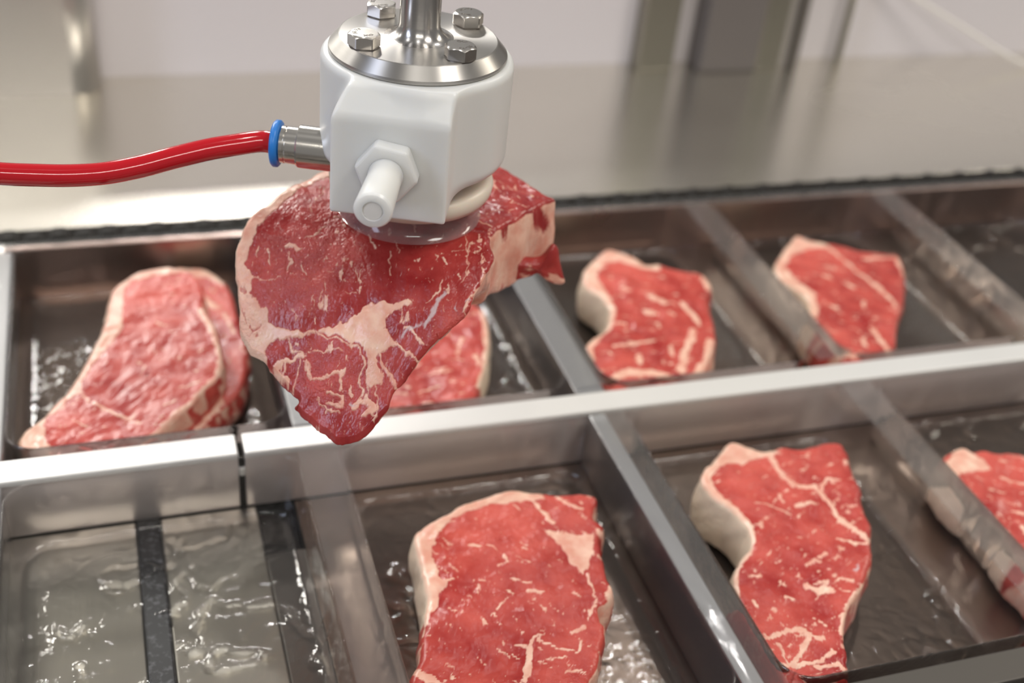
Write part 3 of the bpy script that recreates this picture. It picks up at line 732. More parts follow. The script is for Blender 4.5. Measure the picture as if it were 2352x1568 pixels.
    ca, sa = math.cos(ang), math.sin(ang)
    mu, mv = (Uw * ca + Ww * sa), (-Uw * sa + Ww * ca)
    fl = fbm(mu * 0.22, mv * 0.55, seed + 41, 4)
    fleck = sstep(fl, 0.675 - marble, 0.785 - marble) * 0.7
    fine = sstep(fbm(mu * 0.9, mv * 1.6, seed + 51, 3), (0.72 if material == 'meat' else 0.74) - marble, 0.84 - marble) * 0.6
    thread = sstep(0.018 - np.abs(fbm(mu * 0.13, mv * 0.2, seed + 61, 4) - 0.5), 0.0, 0.014) * sstep(fbm(U * 0.1, W * 0.1, seed + 62, 2), 0.48, 0.62) * (0.0 if material == 'meat' else 0.2)
    top = D < 1.5
    fat = np.maximum(fat, np.where(top, np.maximum(np.maximum(fleck, fine), thread), fleck * 0.6))
    # the side walls: fat below the fat cap, pale sinew elsewhere
    sidefat = sstep(fbm(U * 0.16 + D * 0.03, W * 0.16 - D * 0.05, seed + 71, 3), *side)
    cring = capm[nR - 1][None]
    for k in range(nA // 80 + 1):
        cring = np.maximum(cring, np.maximum(np.roll(cring, 1, 1), np.roll(cring, -1, 1)))
    fat = np.where(top, fat, np.maximum(fat * cring, np.maximum(cring, sidefat * 0.9)))
    creamy = np.clip(np.where(D > 1.5, cring * 0.9, capm * 0.35 * sstep(D + capm, 0.9, 1.4)), 0, 1)
    grey = np.zeros_like(U)
    for wdt, line in data['pale']:
        d, _ = dist_poly(Uw, Ww, line, False)
        h = wdt * 0.5 * (0.3 + 1.3 * fbm(U * 0.6, W * 0.6, seed + 33, 3))
        grey = np.maximum(grey, sstep(h - d, -0.35, 0.35) * 0.8 * top)
    for wdt, line in data['bruise']:
        d, _ = dist_poly(Uw + wx * 2, Ww + wy * 2, line, False)
        h = wdt * 0.5 * (0.2 + 1.4 * fbm(U * 0.8, W * 0.8, seed + 34, 3))
        fat = np.where(top, fat * (1 - 0.55 * sstep(h - d, -0.4, 0.4)), fat)
    # ---- relief
    fatc = np.clip(fat, 0, 1)
    rel = (fbm(U * 0.09, W * 0.09, seed + 81, 3) - 0.5) * 2.6 + (fbm(U * 0.4, W * 0.4, seed + 82, 3) - 0.5) * 0.4
    rel += (fbm(mu * 0.8, mv * 2.2, seed + 83, 2) - 0.5) * 0.22 * (1 - fatc) + 0.22 * sstep(fatc, 0.3, 0.9)
    seam = np.exp(-((fatc - 0.45) / 0.18) ** 2)
    rel -= 0.14 * seam
    fall = np.clip(1 - D / T * 1.0, 0, 1)
    P[..., 2] += np.where(D < 0.1, rel, rel * fall)
    P *= MM
    nrow = P.shape[0]
    org = np.array((float(np.mean(Cx)), float(np.mean(Cy)), 0.0)) * MM
    org[2] = P[..., 2].min()
    V = P.reshape(-1, 3) - org
    i = np.arange(nrow - 1)[:, None] * nA
    j = np.arange(nA)[None]
    j2 = (j + 1) % nA
    quads = np.stack([i + j, i + nA + j, i + nA + j2, i + j2], -1).reshape(-1, 4)
    capf = (cring * np.ones((nrow, 1)))
    is_cap = np.where(D < 2, capm, capf) > 0.5
    is_cap[nR + 14:] = False
    fq = is_cap.ravel()[quads].sum(1) >= 3
    full = mesh_np('tmp', V, quads)
    full.validate()
    nrm = np.zeros(len(full.vertices) * 3, dtype=np.float32)
    full.vertices.foreach_get('normal', nrm)
    nrm = nrm.reshape(-1, 3)
    bpy.data.meshes.remove(full)
    t = thing(name, org, label, cat, group)
    colr = np.stack([fat, grey, creamy, np.ones_like(fat)], -1).reshape(-1, 4).astype(np.float32)
    for pname, sel, lab in (('lean_meat', ~fq, None), ('fat_cap', fq, None)):
        if not sel.any():
            continue
        qs = quads[sel]
        used, inv = np.unique(qs.ravel(), return_inverse=True)
        me = mesh_np(pname, V[used], inv.reshape(-1, 4))
        ca_ = me.color_attributes.new('mask', 'FLOAT_COLOR', 'POINT')
        if len(me.vertices) == len(used):
            ca_.data.foreach_set('color', colr[used].ravel())
        o = link(pname, me, material, t, True)
        if len(me.vertices) == len(used):
            me.normals_split_custom_set_from_vertices(nrm[used])
    return t


def plane(z0, gx=0.0, gy=0.0, x0=0.0, y0=0.0):
    return lambda x, y: z0 + gx * (x - x0) + gy * (y - y0)


def droop(x, y):
    q = (x + 60.0) * -0.59613 + (y + 21.5) * -0.80289 - 2.0
    Rr, m = 42.0, 1.15
    qb = m * Rr
    d = np.where(q < 0, 0, np.where(q < qb, q * q / (2 * Rr), qb * qb / (2 * Rr) + m * (q - qb)))
    b = np.maximum(0, -q - 2 - 45)
    return 117.0 - d - b * b / 120


# ------------------------------------------------------------------ the setting
wall = box('wall_back', -900, 1500, 402, 420, -60, 130, 'wall', None, 0)
tag(wall, kind='structure')
fl = box('floor', -1500, 2200, -1500, 1500, -920, -900, 'floor', None, 0)
tag(fl, kind='structure')

# machine frame that carries bed and counter
t = thing('packing_machine', (0, 0, -0.9), 'stainless packing machine body below the tray bed', 'machine')
def rel(o):
    o.location.z += 0.9
    return o
rel(box('body_panel', -700, 1000, -560, 420, -890, -62, 'dark_steel', t, 4))
for x in (-600, 900):
    for y in (-500, 360):
        rel(box('leg', x - 25, x + 25, y - 25, y + 25, -900, -889, 'dark_steel', t, 2))

t = thing('steel_counter', (0, 0.29, -0.06), 'wide brushed stainless steel counter behind the black chain', 'counter')
def sub(o, v):
    o.location -= Vector(v)
    return o
sub(box('counter_top', -700, 1000, 193, 402, -3, 0, 'counter', t, 0.3, 2), (0, 0.29, -0.06))
sub(box('counter_skirt', -700, 1000, 194.5, 398, -60, -3.05, 'side_rail', t, 0.5), (0, 0.29, -0.06))

t = thing('tray_bed', (0, 0, -0.06), 'dark stainless bed plates under the rows of clear pockets', 'machine bed')
v = (0, 0, -0.06)
sub(box('bed_plate', -240, 700, 0, 179, -36, -31, 'bed', t, 0.5), v)
sub(box('bed_plate', -104, 700, -198, -14, -36, -31, 'bed', t, 0.5), v)
o = sub(box('bed_plate', -240, -172, -198, -14, -36, -31, 'plate', t, 0.8), v)
tag(o, 'pale scratched steel plate left of the black strip')
o = sub(box('bed_plate', -162, -121, -198, -14, -36, -31, 'plate', t, 0.8), v)
tag(o, 'grey steel plate right of the black strip')
sub(box('bed_plate', -121, -104, -198, -44, -36, -31, 'dark_steel', t, 0.8), v)
o = sub(box('rubber_strip', -172, -162, -198, -14, -37, -29.5, 'black', t, 1.0), v)
tag(o, 'black rubber strip')
sub(box('bed_base', -240, 700, -560, 192, -60, -37, 'gap', t, 0.5), v)
sub(box('side_rail', -240, 700, 174, 178.5, -37, -1.0, 'side_rail', t, 0.5), v)
sub(box('side_rail', -700, -240.2, -560, 192, -60, -2, 'dark_steel', t, 1.5), v)
o = sub(box('operator_rail', -240, 700, -560, -202, -60, -8, 'dark_steel', t, 3), v)

# ------------------------------------------------------------------ roller chain that grips the film edge
t = thing('gripper_chain', (0, 0.185, -0.012), 'black link chain running between tray bed and steel counter', 'chain')
v = (0, 0.185, -0.012)
sub(box('chain_guide', -700, 1000, 179.2, 192.4, -37, -0.8, 'gap', t, 0.3), v)


def chain_link_mesh(k):
    bm = bmesh.new()
    wdt = 6.2 if k else 5.2
    box_bm(bm, -5.9, 5.9, -wdt, wdt, -6.5, 1.4 if k else 0.2, 1.6, 3)
    box_bm(bm, -3.8, 3.8, -wdt + 1, wdt, -0.5, 2.6 if k else 1.6, 1.2, 2)
    me = bpy.data.meshes.new('chain_link')
    bm.to_mesh(me)
    bm.free()
    me.materials.append(M['chain'])
    me.polygons.foreach_set('use_smooth', np.full(len(me.polygons), True))
    return me


cl = [chain_link_mesh(0), chain_link_mesh(1)]
for i in range(58):
    o = bpy.data.objects.new('chain_link', cl[i % 2])
    COL.objects.link(o)
    o.parent = t
    o.location = ((-262 + 12.7 * i) * MM, 0.0008, 0.0112)

# ------------------------------------------------------------------ steel cross bars and dividers
t = thing('cross_bar', (-0.18, -0.007, -0.03), 'white-topped steel cross bar piece left of the dark joint', 'bar')
v = (-0.18, -0.007, -0.03)
sub(box('top_strip', -240, -127.6, -14, 0, -3, 0, 'bar', t, 0.7), v)
sub(box('face_plate', -240, -127.6, -13.2, -0.8, -31, -3.05, 'barface', t, 0.4), v)
t = thing('cross_bar', (0.1, -0.007, -0.03), 'long white-topped steel cross bar right of the dark joint', 'bar')
v = (0.1, -0.007, -0.03)
sub(box('top_strip', -124.8, 700, -14, 0, -3, 0, 'bar', t, 0.7), v)
sub(box('face_plate', -124.8, 700, -13.2, -0.8, -31, -3.05, 'barface', t, 0.4), v)
t = thing('joint_pin', (-0.1262, -0.007, -0.031), 'dark pin in the joint between the two cross bars', 'pin')
v = (-0.1262, -0.007, -0.031)
sub(box('shank', -127.3, -125.1, -13, -1, -31, -4, 'gap', t, 0.3), v)  # near-black fill puts the darkness of the open joint into colour
sub(box('head', -127.5, -124.9, -14.6, -12.0, -12, -8, 'bar', t, 0.4), v)

o = box('front_bar', -240, 700, -198, -184.5, -30.8, 0, 'front_steel', None, 0.8)
tag(o, 'dark steel cross bar at the bottom right corner of the photo', 'bar')

for x0, y0, y1, lab in ((-238, 2, 173, 'grey divider bar left of the back left pocket with two steaks'),
                        (-238, -183, -15, 'grey divider bar left of the empty front pocket'),
                        (-103, 2, 173, 'grey divider bar behind the lifted steak, right of the stacked steaks'),
                        (32, 2, 173, 'grey divider bar in the back row just right of the lifted steak'),
                        (32, -183, -15, 'dark grey divider bar between the two large front steaks')):
    o = box('divider_bar', x0 + 1, x0 + (9.5 if (x0 == 32 and y0 < 0) else 16), y0, y1, -30.9, -1.2, 'divider', None, 0.8)
    tag(o, lab, 'divider bar', 'dividers under the film ridges')

# ------------------------------------------------------------------ the film with its formed pockets
film = thing('packaging_film', (0, 0, 0), 'clear thermoformed plastic film with two rows of deep pockets', 'plastic film')


def rounded_ring(cx, cy, hx, hy, r, n):
    """n points round a rounded rectangle, always starting at the same angle"""
    r = min(r, hx - 0.01, hy - 0.01)
    ang = (np.arange(n) + 0.5) / n * 2 * np.pi
    c, s = np.cos(ang), np.sin(ang)
    # squircle-like mapping: even spread over sides and corners
    px, py = c, s
    m = np.maximum(np.abs(px), np.abs(py))
    px, py = px / m * hx, py / m * hy
    # push the corner points on to the arc
    ax, ay = np.abs(px) - (hx - r), np.abs(py) - (hy - r)
    k = (ax > 0) & (ay > 0)
    l = np.hypot(ax, ay) + 1e-9
    qx = np.where(k, np.sign(px) * ((hx - r) + ax / l * r), px)
    qy = np.where(k, np.sign(py) * ((hy - r) + ay / l * r), py)
    return cx + qx, cy + qy


def pocket(x0, x1, y0, y1, seed, crinkle):
    cx, cy, hx, hy = (x0 + x1) / 2, (y0 + y1) / 2, (x1 - x0) / 2, (y1 - y0) / 2
    n = 360
    prof = [(0, 0.9), (0.2, 1.3), (0.5, 1.45), (0.8, 1.3), (1.0, 0.9), (1.25, -0.2), (1.5, -2)]
    for k in range(1, 9):
        f = k / 8
        prof.append((1.5 + 1.5 * f, -2 - 23.5 * f))
    prof += [(3.5, -27.6), (4.6, -29.2), (6.2, -30.0), (9, -30.3)]
    prof += [(9 + (hx - 9.5) * f, -30.3) for f in np.linspace(0, 1, 44)[1:]]
    V = []
    for ins, z in prof:
        x, y = rounded_ring(cx, cy, hx - ins, hy - ins, max(1.0, 13 - ins * 0.5), n)
        dp = min(1, max(0, -z / 16))
        rid = np.abs(fbm(x * 0.055, y * 0.055 + z * 0.02, seed, 3) - 0.5)
        patch = sstep(fbm(x * 0.03, y * 0.03 + z * 0.02, seed + 3, 2), 0.42, 0.62)
        wr = (sstep(0.06 - rid, 0, 0.06) * 0.9 + (fbm(x * 0.22, y * 0.22, seed + 7, 3) - 0.5) * 1.1) * crinkle * (0.25 + 1.5 * patch)
        if z < -29:
            V.append(np.stack([x, y, z + np.clip(wr, 0, 5) * 0.55], -1))
        else:
            dx, dy = cx - x, cy - y
            l = np.hypot(dx, dy)
            V.append(np.stack([x + dx / l * wr * dp * 0.7, y + dy / l * wr * dp * 0.7, np.full(n, z)], -1))
    V = np.array(V) * MM
    nr = len(prof)
    i = np.arange(nr - 1)[:, None] * n
    j = np.arange(n)[None]
    j2 = (j + 1) % n
    q = np.stack([i + j, i + j2, i + n + j2, i + n + j], -1).reshape(-1, 4)
    me = mesh_np('pocket', V.reshape(-1, 3), q)
    return link('pocket', me, 'film', film, True)


def ridge(x0, x1, y0, y1, nm='ridge'):
    nx, ny = 14, 60
    X, Y = np.meshgrid(np.linspace(x0, x1, nx), np.linspace(y0, y1, ny), indexing='ij')
    z = 0.9 + 0.35 * np.sin(np.pi * (X - x0) / (x1 - x0)) + (fbm(X * 0.2, Y * 0.08, int(x0) + 900, 2) - 0.5) * 0.35
    V = np.stack([X, Y, z], -1).reshape(-1, 3) * MM
    a = np.arange((nx - 1))[:, None] * ny + np.arange(ny - 1)[None]
    q = np.stack([a, a + ny, a + ny + 1, a + 1], -1).reshape(-1, 4)
    return link(nm, mesh_np(nm, V, q), 'film_rim', film, True)


XS = [-221, -86, 49, 184, 319, 454]
for i, x in enumerate(XS):
    pocket(x, x + 118, 3.5, 173.5, 11 + i, (0.8, 0.7, 0.8, 0.9, 2.2, 1.6)[i])
    pocket(x, x + 118, -181, -17, 31 + i, (1.4, 1.0, 0.8, 1.3, 1.8, 1.2)[i])
for x in [-238] + [x + 118 for x in XS]:
    ridge(x, x + 17, 3.5, 173.5)
    ridge(x, x + 17, -181, -17)
for (a, b) in ((173.6, 178.6),):
    me = ridge(-238, 600, a, b, 'film_edge')

# ------------------------------------------------------------------ things on the far side of the counter
o = box('steel_post', 224, 254, 385, 402, 0, 400, 'post', None, 1.5)
tag(o, 'narrow olive-grey post standing at the back of the counter', 'post')
t = thing('machine_column', (0.32, 0.39, 0), 'wide dark grey column standing at the back of the counter', 'column')
v = (0.32, 0.39, 0)
sub(box('housing', 274, 324, 378, 402, 0, 400, 'column', t, 2), v)
sub(box('olive_panel', 324.2, 345, 380, 402, 0, 400, 'post', t, 1), v)
sub(box('side_channel', 345.2, 354, 384, 402, 0, 400, 'post_pale', t, 1), v)
sub(box('edge_strip', 354.2, 362, 380, 402, 0, 400, 'post_dark', t, 1), v)
me = tube_mesh('thin_rod', [(407, 392, 0), (407, 392, 400)], 3.0)
o = link('thin_rod', me, 'post', None, True)
tag(o, 'thin grey rod standing right of the wide column', 'rod')
# rounded cover at the left
bm = bmesh.new()
box_bm(bm, -600, -170, 372, 401.5, 0, 115, 0)
es = [e for e in bm.edges if abs(e.verts[0].co.z - e.verts[1].co.z) > 0.1 and e.verts[0].co.x > -0.3 and e.verts[0].co.y < 0.39]
bmesh.ops.bevel(bm, geom=es, offset=0.018, segments=12, affect='EDGES', profile=0.5)
me = bpy.data.meshes.new('machine_cover')
bm.to_mesh(me)
bm.free()
o = link('machine_cover', me, 'cover', None, False)
for p in me.polygons:
    if len(p.vertices) == 4 and p.area < 0.01:
        p.use_smooth = True
tag(o, 'tall satin steel cover with rounded corner at the back left', 'cover')
P = catmull([(373.6, 405.8, 96.0), (445.2, 392.0, 63.1), (510.5, 379.4, 33.0), (565.5, 368.9, 7.8), (595.9, 362.9, 2.0), (655.9, 346.9, 2.0), (825.9, 306.9, 2.0)], 8)
o = link('pale_cable', tube_mesh('pale_cable', P, 1.5), 'cable', None, True)
tag(o, 'thin pale cable slanting down to the counter at top right', 'cable')

# ------------------------------------------------------------------ steaks in the trays
SK = (('front_middle', 'large strip steak in the front pocket right of the empty one', plane(-4), 340, 80, 3, 0.012),
      ('front_right', 'marbled strip steak with wavy pale fat edge in the front row', plane(-3), 340, 80, 5, 0.034),
      ('front_far', 'strip steak cut off by the right edge of the photo, thick pale side', plane(-8), 260, 60, 8, 0.04),
      ('back_third', 'small strip steak in the back row just right of the lifted steak', plane(-5), 260, 60, 13, 0.03),
      ('back_fourth', 'small bright red strip steak at the far right of the back row', plane(-5), 260, 60, 17, 0.03),
      ('back_left', 'long glistening strip steak on top of another at back left', plane(-2, .07, .07, -150, 40), 300, 70, 23, 0.0),
      ('back_left_under', 'darker steak lying underneath the long glistening one', plane(-13), 260, 60, 29, 0.0),
      ('back_second', 'steak in the back row mostly hidden by the lifted steak', plane(-6), 260, 60, 31, 0.0))
for key, lab, F, nA, nR, seed, mb in SK:
    make_steak('beef_steak', lab, STEAKS[key], F, nA, nR, seed, mb, 'strip steaks lying in the clear pockets')

make_steak('beef_steak', 'large strip steak held up in the air by the white suction gripper', STEAKS['main'], droop, 1150, 210, 2, 0.0, None,
           'steak', 'meat', side=(0.12, 0.40), thick=lambda x, y: np.interp((x + 60.0) * -0.59613 + (y + 21.5) * -0.80289, [-10, 12, 60], [1.3, 1.1, 0.6]),
           tuck=lambda x, y: np.interp((x + 60.0) * -0.59613 + (y + 21.5) * -0.80289, [6, 40], [0.0, 0.75]))
# the small fleshy flap that sticks out at the right of the lifted steak
sk = bpy.data.objects
root = [o for o in bpy.data.objects if o.get('label', '').startswith('large strip steak held')][0]
FLAP = [[-21.5, -27.6, 96.7], [-14.7, -29.4, 96.8], [-8.8, -31.0, 97.2], [-5.7, -31.8, 100.2], [-3.6, -32.4, 104.0], [-1.3, -33.0, 101.8], [-0.0, -33.3, 96.2], [1.9, -33.8, 90.2], [3.0, -34.1, 86.5], [0.2, -33.4, 85.5], [-4.4, -32.2, 87.7], [-8.6, -31.0, 90.7], [-13.0, -29.9, 88.3], [-19.7, -28.1, 86.6], [-22.7, -27.3, 91.5], [-21.5, -27.6, 96.7]]
FP = catmull(FLAP, 4)[:-1]
cen = FP.mean(0)
nf = np.array((-0.257, -0.966, 0.0))
rows = []
for f, dpt in ((0, 3.0), (.25, 3.0), (.5, 2.9), (.72, 2.5), (.88, 1.8), (.97, 0.8), (1.0, 0.0), (.97, -0.8), (.88, -1.8), (.7, -2.5), (.4, -3.0), (0, -3.0)):
    rows.append(cen + (FP - cen) * f + nf * dpt * (0.75 + 0.5 * fbm(FP[:, 0] * .2 + f * 2, FP[:, 2] * .2, 5, 2))[:, None])
VV = np.array(rows)
nr_, na_ = VV.shape[:2]
vv = VV.reshape(-1, 3) * MM
i_ = np.arange(nr_ - 1)[:, None] * na_ + np.arange(na_)[None]
i2 = np.arange(nr_ - 1)[:, None] * na_ + (np.arange(na_)[None] + 1) % na_
me = mesh_np('meat_flap', vv, np.stack([i_, i_ + na_, i2 + na_, i2], -1).reshape(-1, 4))
ca = me.color_attributes.new('mask', 'FLOAT_COLOR', 'POINT')
ft = sstep(fbm(vv[:, 0] * 200, vv[:, 2] * 200, 88, 3), 0.50, 0.66)
ca.data.foreach_set('color', np.stack([ft, ft * 0, ft * 0, ft * 0 + 1], -1).ravel().astype(np.float32))
o = link('meat_flap', me, 'meat', root, True)
o.location = -Vector(root.location)

# ------------------------------------------------------------------ the suction gripper
AX = (-60.0, -21.5)
RZ = math.radians(-21.8)
g = thing('suction_gripper', (AX[0] * MM, AX[1] * MM, 0.117), 'white plastic suction gripper with steel flange holding up the large steak',
          'gripper', None, RZ)
ZO = -117.0


def grev(name, prof, material, parent=None, **kw):
    return revolve(name, [(r, z + ZO) for r, z in prof], material, parent or g, **kw)


shaft_prof = [(0, 420), (7.2, 420), (7.2, 196)]
for k in range(9):
    a = k / 8 * math.pi / 2
    shaft_prof.append((7.2 + 5.0 * (1 - math.cos(a)), 191.57 - 5.0 * math.sin(a)))
shaft_prof += [(12.25, 186.3), (0, 186.3)]
grev('shaft', shaft_prof, 'turned')
grev('flange', [(0, 186.55), (27.6, 186.55), (28.0, 186.35), (31.5, 182.4), (31.6, 182.0), (31.6, 181.2), (31.2, 180.9), (0, 180.9)], 'turned_face',
     n=160, smooth_angle=20)


def sd_box(X, Y, Z, c, h, r):
    qx, qy, qz = np.abs(X - c[0]) - h[0] + r, np.abs(Y - c[1]) - h[1] + r, np.abs(Z - c[2]) - h[2] + r
    return np.sqrt(np.maximum(qx, 0) ** 2 + np.maximum(qy, 0) ** 2 + np.maximum(qz, 0) ** 2) + np.minimum(np.maximum(np.maximum(qx, qy), qz), 0) - r


def smin(a, b, k):
    h = np.maximum(k - np.abs(a - b), 0) / k
    return np.minimum(a, b) - h * h * k * 0.25


def body_sdf(X, Y, Z):
    R, zb, zt = 34.3, 140.6, 181.2
    rad = np.hypot(X, Y)

    def rc(R, zb, zt, r):
        qx, qz = rad - R + r, np.abs(Z - (zb + zt) / 2) - (zt - zb) / 2 + r
        return np.hypot(np.maximum(qx, 0), np.maximum(qz, 0)) + np.minimum(np.maximum(qx, qz), 0) - r
    top = rc(R, zb - 10, zt, 3.2)
    bot = rc(R, zb, zt + 10, 5.5)
    cyl = np.maximum(top, bot)
    blk = sd_box(X, Y, Z, (-3.1, -19.6, 157.2), (20.2, 20.2, 22.8), 0.9)
    # sloping bevel towards the flange, and a slanted left shoulder
    b1 = (-(Y + 39.8) * 9.5 + (Z - 171.2) * 7.5) / math.hypot(9.5, 7.5)
    b2 = (-(X + 23.3) * 11.0 + (Z - 170.5) * 5.5) / math.hypot(11.0, 5.5)
    blk = -smin(-blk, -b1, 1.5)
    blk = -smin(-blk, -b2, 1.5)
    k_ = 2.0 + 5.5 * np.clip((X + 4.0) / 12.0, 0, 1)
    d = smin(cyl, blk, k_)
    hole = np.maximum(rad - 31.6, Z - 142.5)
    hole = np.maximum(hole, -(Z - 100))
    return np.maximum(-smin(-d, hole, 1.2), Z - 180.7)


def surface_nets(f, lo, hi, h):
    nx, ny, nz = [int((b - a) / h) + 2 for a, b in zip(lo, hi)]
    xs, ys, zs = [lo[i] + h * np.arange(n) for i, n in enumerate((nx, ny, nz))]
    X, Y, Z = np.meshgrid(xs, ys, zs, indexing='ij')
    D = f(X, Y, Z).astype(np.float32)
    ins = D < 0
    cnt = np.zeros((nx - 1, ny - 1, nz - 1), np.float32)
    acc = np.zeros((nx - 1, ny - 1, nz - 1, 3), np.float32)
    cs = [(a, b, c) for a in (0, 1) for b in (0, 1) for c in (0, 1)]
    sl = lambda A, o: A[o[0]:o[0] + nx - 1, o[1]:o[1] + ny - 1, o[2]:o[2] + nz - 1]
    for a in cs:
        for k in range(3):
            if a[k] == 0:
                b = list(a)
                b[k] = 1
                da, db = sl(D, a), sl(D, b)
                cr = (da < 0) != (db < 0)
                t = np.where(cr, da / np.where(cr, da - db, 1), 0)
                cnt += cr
                for q in range(3):
                    acc[..., q] += cr * (a[q] + (t if q == k else 0))
    act = cnt > 0
    idx = np.full(act.shape, -1, np.int64)
    ii = np.argwhere(act)
    idx[act] = np.arange(len(ii))
    V = (ii + acc[act] / cnt[act][:, None]) * h + np.array(lo)
    quads = []
    for k in range(3):
        o = [0, 0, 0]
        o[k] = 1
        A = ins[:nx - o[0], :ny - o[1], :nz - o[2]]
        B = ins[o[0]:, o[1]:, o[2]:]
        e = np.argwhere(A != B)
        u, v_ = [q for q in range(3) if q != k]
        e = e[(e[:, u] > 0) & (e[:, v_] > 0) & (e[:, u] < act.shape[u]) & (e[:, v_] < act.shape[v_]) & (e[:, k] < act.shape[k])]
        du, dv = np.zeros(3, int), np.zeros(3, int)
        du[u], dv[v_] = 1, 1
        q = np.stack([idx[tuple((e - du - dv).T)], idx[tuple((e - dv).T)], idx[tuple(e.T)], idx[tuple((e - du).T)]], -1)
        s = A[tuple(e.T)]
        if k == 1:
            s = ~s
        q[~s] = q[~s][:, ::-1]
        quads.append(q)
    return V, np.concatenate(quads)


V, q = surface_nets(body_sdf, (-37, -42, 130), (37, 37, 184), 0.55)
for _ in range(2):                               # settle the vertices on the surface
    e = 0.05
    d0 = body_sdf(V[:, 0], V[:, 1], V[:, 2])
    G = np.stack([body_sdf(V[:, 0] + e, V[:, 1], V[:, 2]) - d0, body_sdf(V[:, 0], V[:, 1] + e, V[:, 2]) - d0,
                  body_sdf(V[:, 0], V[:, 1], V[:, 2] + e) - d0], -1) / e
    G /= np.linalg.norm(G, axis=1)[:, None] + 1e-9
    V = V - G * np.clip(d0, -.3, .3)[:, None]
me = mesh_np('gripper_body', (V + np.array((0, 0, ZO))) * MM, q)
o = link('gripper_body', me, 'pom', g, True)
tag(o, 'milky white plastic body')

# bolts
for k, a in enumerate((48.0, 134.5, 223.0, 315.0)):
    ca_, sa_ = math.cos(math.radians(a)), math.sin(math.radians(a))
    bm = bmesh.new()
    rot0 = (20, 35, 10, 50)[k]
    R = 5.75
    prof = [(0.0, 0.0), (R * 0.999, 0.0), (R, 0.3), (R, 3.3), (4.72, 4.15), (4.62, 4.2), (0, 4.2)]
    n = 72
    rows = []
    for r, z in prof:
        if r == 0:
            rows.append([bm.verts.new((0, 0, z * MM))])
            continue
        row = []
        for j in range(n):
            th = 2 * math.pi * (j + 0.5) / n
            f = (th % (math.pi / 3)) - math.pi / 6
            hexr = R * math.cos(math.pi / 6) / math.cos(f)
            rr = min(r, hexr)
            zz = z
            if abs(z - 3.3) < 0.01:
                zz = 3.35 + 0.55 * (1 - (hexr - R * 0.866) / (R * 0.134))   # the arcs of the chamfer
            row.append(bm.verts.new((rr * math.cos(th) * MM, rr * math.sin(th) * MM, zz * MM)))
        rows.append(row)
    for a_, b_ in zip(rows[:-1], rows[1:]):
        for j in range(n):
            j2 = (j + 1) % n
            if len(a_) == 1:
                bm.faces.new((a_[0], b_[j2], b_[j]))
            elif len(b_) == 1:
                bm.faces.new((a_[j], a_[j2], b_[0]))
            else:
                bm.faces.new((a_[j], a_[j2], b_[j2], b_[j]))
    bmesh.ops.recalc_face_normals(bm, faces=bm.faces)
    for e_ in bm.edges:
        if len(e_.link_faces) == 2 and e_.calc_face_angle(0) > math.radians(18):
            e_.smooth = False
    me = bpy.data.meshes.new('bolt')
    bm.to_mesh(me)
    bm.free()
    b = link('bolt', me, 'bolt', g, True)
    b.location = (23.0 * ca_ * MM, 23.0 * sa_ * MM, (187.0 + ZO) * MM)
    b.rotation_euler.z = math.radians(rot0)
    wsh = revolve('washer', [(0, -0.45), (5.2, -0.45), (5.2, 0.0), (0, 0.0)], 'stamp', b, n=40)
    # stamped marks round the head
    for txt, a0, da in (('A2-70', 100, -20), ('XYO', 240, 20)):
        for j, ch in enumerate(txt):
            cu = bpy.data.curves.new('mark', 'FONT')
            cu.body = ch
            cu.size = 2.1 * MM
            cu.extrude = 0.06 * MM
            cu.align_x = 'CENTER'
            cu.align_y = 'CENTER'
            cu.resolution_u = 2
            to = bpy.data.objects.new('mark', cu)
            COL.objects.link(to)
            dg = bpy.context.evaluated_depsgraph_get()
            tm = bpy.data.meshes.new_from_object(to.evaluated_get(dg))
            bpy.data.objects.remove(to)
            aa = math.radians(a0 + da * (j - len(txt) / 2 + .5) + (0, 15, 60, 160)[k])
            flip = -90 if da < 0 else 90
            tm.transform(Matrix.Translation((3.2 * math.cos(aa) * MM, 3.2 * math.sin(aa) * MM, 4.22 * MM)) @ Matrix.Rotation(aa + math.radians(flip), 4, 'Z'))
            tm.materials.clear()
            link('stamped_mark', tm, 'stamp', b, False)

# hexagonal nut and nozzle on the front face
rx = Matrix.Rotation(math.radians(90), 4, 'X')   # local +z -> -y


def hex_mesh(R, h, bev):
    bm = bmesh.new()
    n = 6
    lo = [bm.verts.new((R * math.cos(math.radians(60 * k)) * MM, R * math.sin(math.radians(60 * k)) * MM, 0)) for k in range(n)]
    hi = [bm.verts.new((v_.co.x, v_.co.y, h * MM)) for v_ in lo]
    bm.faces.new(lo[::-1])
    bm.faces.new(hi)
    for k in range(n):
        bm.faces.new((lo[k], lo[(k + 1) % n], hi[(k + 1) % n], hi[k]))
    bmesh.ops.bevel(bm, geom=list(bm.edges), offset=bev * MM, segments=3, affect='EDGES', profile=0.5)
    me = bpy.data.meshes.new('nozzle_nut')
    bm.to_mesh(me)
    bm.free()
    return me


nut = link('nozzle_nut', hex_mesh(11.1, 6.0, 1.0), 'natural', g, False)
nut.matrix_local = Matrix.Translation((-3.2 * MM, -39.6 * MM, (154.1 + ZO) * MM)) @ rx @ Matrix.Rotation(math.radians(-8), 4, 'Z')
noz = revolve('nozzle', [(0, 0), (6.0, 0), (6.0, 1.5), (5.7, 3), (6.3, 25.2), (5.7, 26.1), (3.4, 26.4), (3.2, 26.1), (3.1, 24.0), (0, 24.0)], 'natural', g, n=64,
              loc=(-3.2, -45.5, 154.1 + ZO), rotm=rx)
pl = revolve('plug', [(0, 24.05), (3.05, 24.05), (3.05, 26.0), (0, 26.25)], 'bore', noz, n=40)

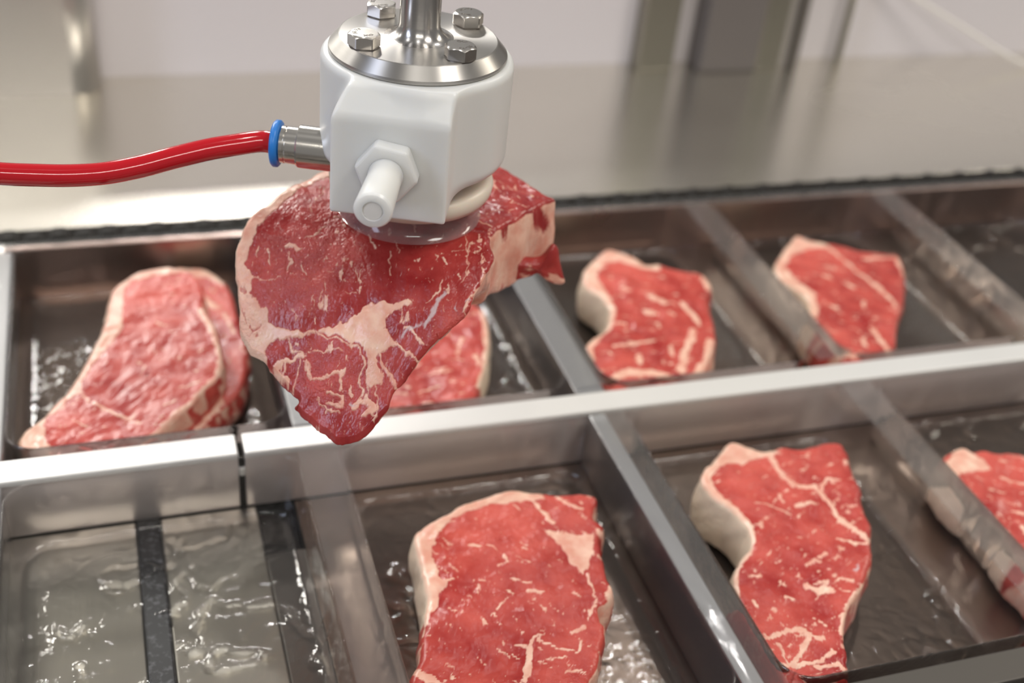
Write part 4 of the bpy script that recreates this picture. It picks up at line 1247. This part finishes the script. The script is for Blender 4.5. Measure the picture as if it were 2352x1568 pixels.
# cup
cup = grev('suction_cup', [(0, 141.0), (14, 141.0), (16, 137.5), (20, 135.6), (28.2, 134.9), (30.2, 133.9), (30.9, 132.0), (30.6, 129.6), (29.2, 127.4), (25, 126.4), (20, 126.2), (0, 126.2)],
           'cup', n=128, smooth_angle=60)
tag(cup, 'beige silicone cup disc')
lip = revolve('cup_lip', [(23.2, 126.3 + ZO), (23.6, 122.5 + ZO), (24.6, 120.0 + ZO), (26.2, 118.2 + ZO), (27.2, 117.7 + ZO)], 'lip', cup, n=128, smooth_angle=80)
tag(lip, 'clear flexible lip pressed on the meat')
bm = bmesh.new()

# push-in fitting on the left side: its axis is local -x
rl = Matrix.Rotation(math.radians(-90), 4, 'Y')  # local +z -> -x
fit = revolve('hose_fitting', [(0, -5), (6.6, -5), (6.6, 2.6), (7.5, 2.9), (7.9, 3.3), (7.9, 16.0), (7.5, 16.6), (6.9, 16.8), (6.9, 20.5), (6.6, 20.7), (6.6, 21.1), (6.9, 21.3), (6.9, 22.6), (6.2, 23.2), (0, 23.2)],
              'fitting', g, n=72, loc=(-24.4, -8.5, 142.7 + ZO), rotm=rl, smooth_angle=25)
tag(fit, 'nickel plated push-in fitting')
revolve('release_ring', [(0, 23.25), (8.0, 23.25), (8.6, 23.8), (8.6, 25.2), (7.9, 25.9), (0, 25.9)], 'blue', fit, n=56, smooth_angle=60)

# red hose
HOSE = [[-105.9, -12.3, 142.7], [-109.6, -10.8, 142.7], [-114.2, -9.0, 142.7], [-122.7, -8.9, 141.8], [-132.8, -9.0, 140.5], [-145.2, -9.7, 138.2], [-157.4, -10.6, 135.7], [-169.4, -11.0, 134.0], [-181.1, -10.6, 133.6], [-192.6, -9.7, 134.0], [-203.8, -8.7, 134.7], [-216.2, -7.2, 136.1], [-231.0, -5.5, 137.8], [-253.2, 7.1, 152.2], [-275.5, 29.6, 192.7], [-290.3, 61.3, 274.3]]
P = catmull(HOSE, 12)
o = link('air_hose', tube_mesh('air_hose', P, 4.0, 40), 'hose', None, True)
org = Vector(P[0]) * MM
o.data.transform(Matrix.Translation(-org))
o.location = org
tag(o, 'shiny red air hose plugged into the left side of the white gripper', 'hose')
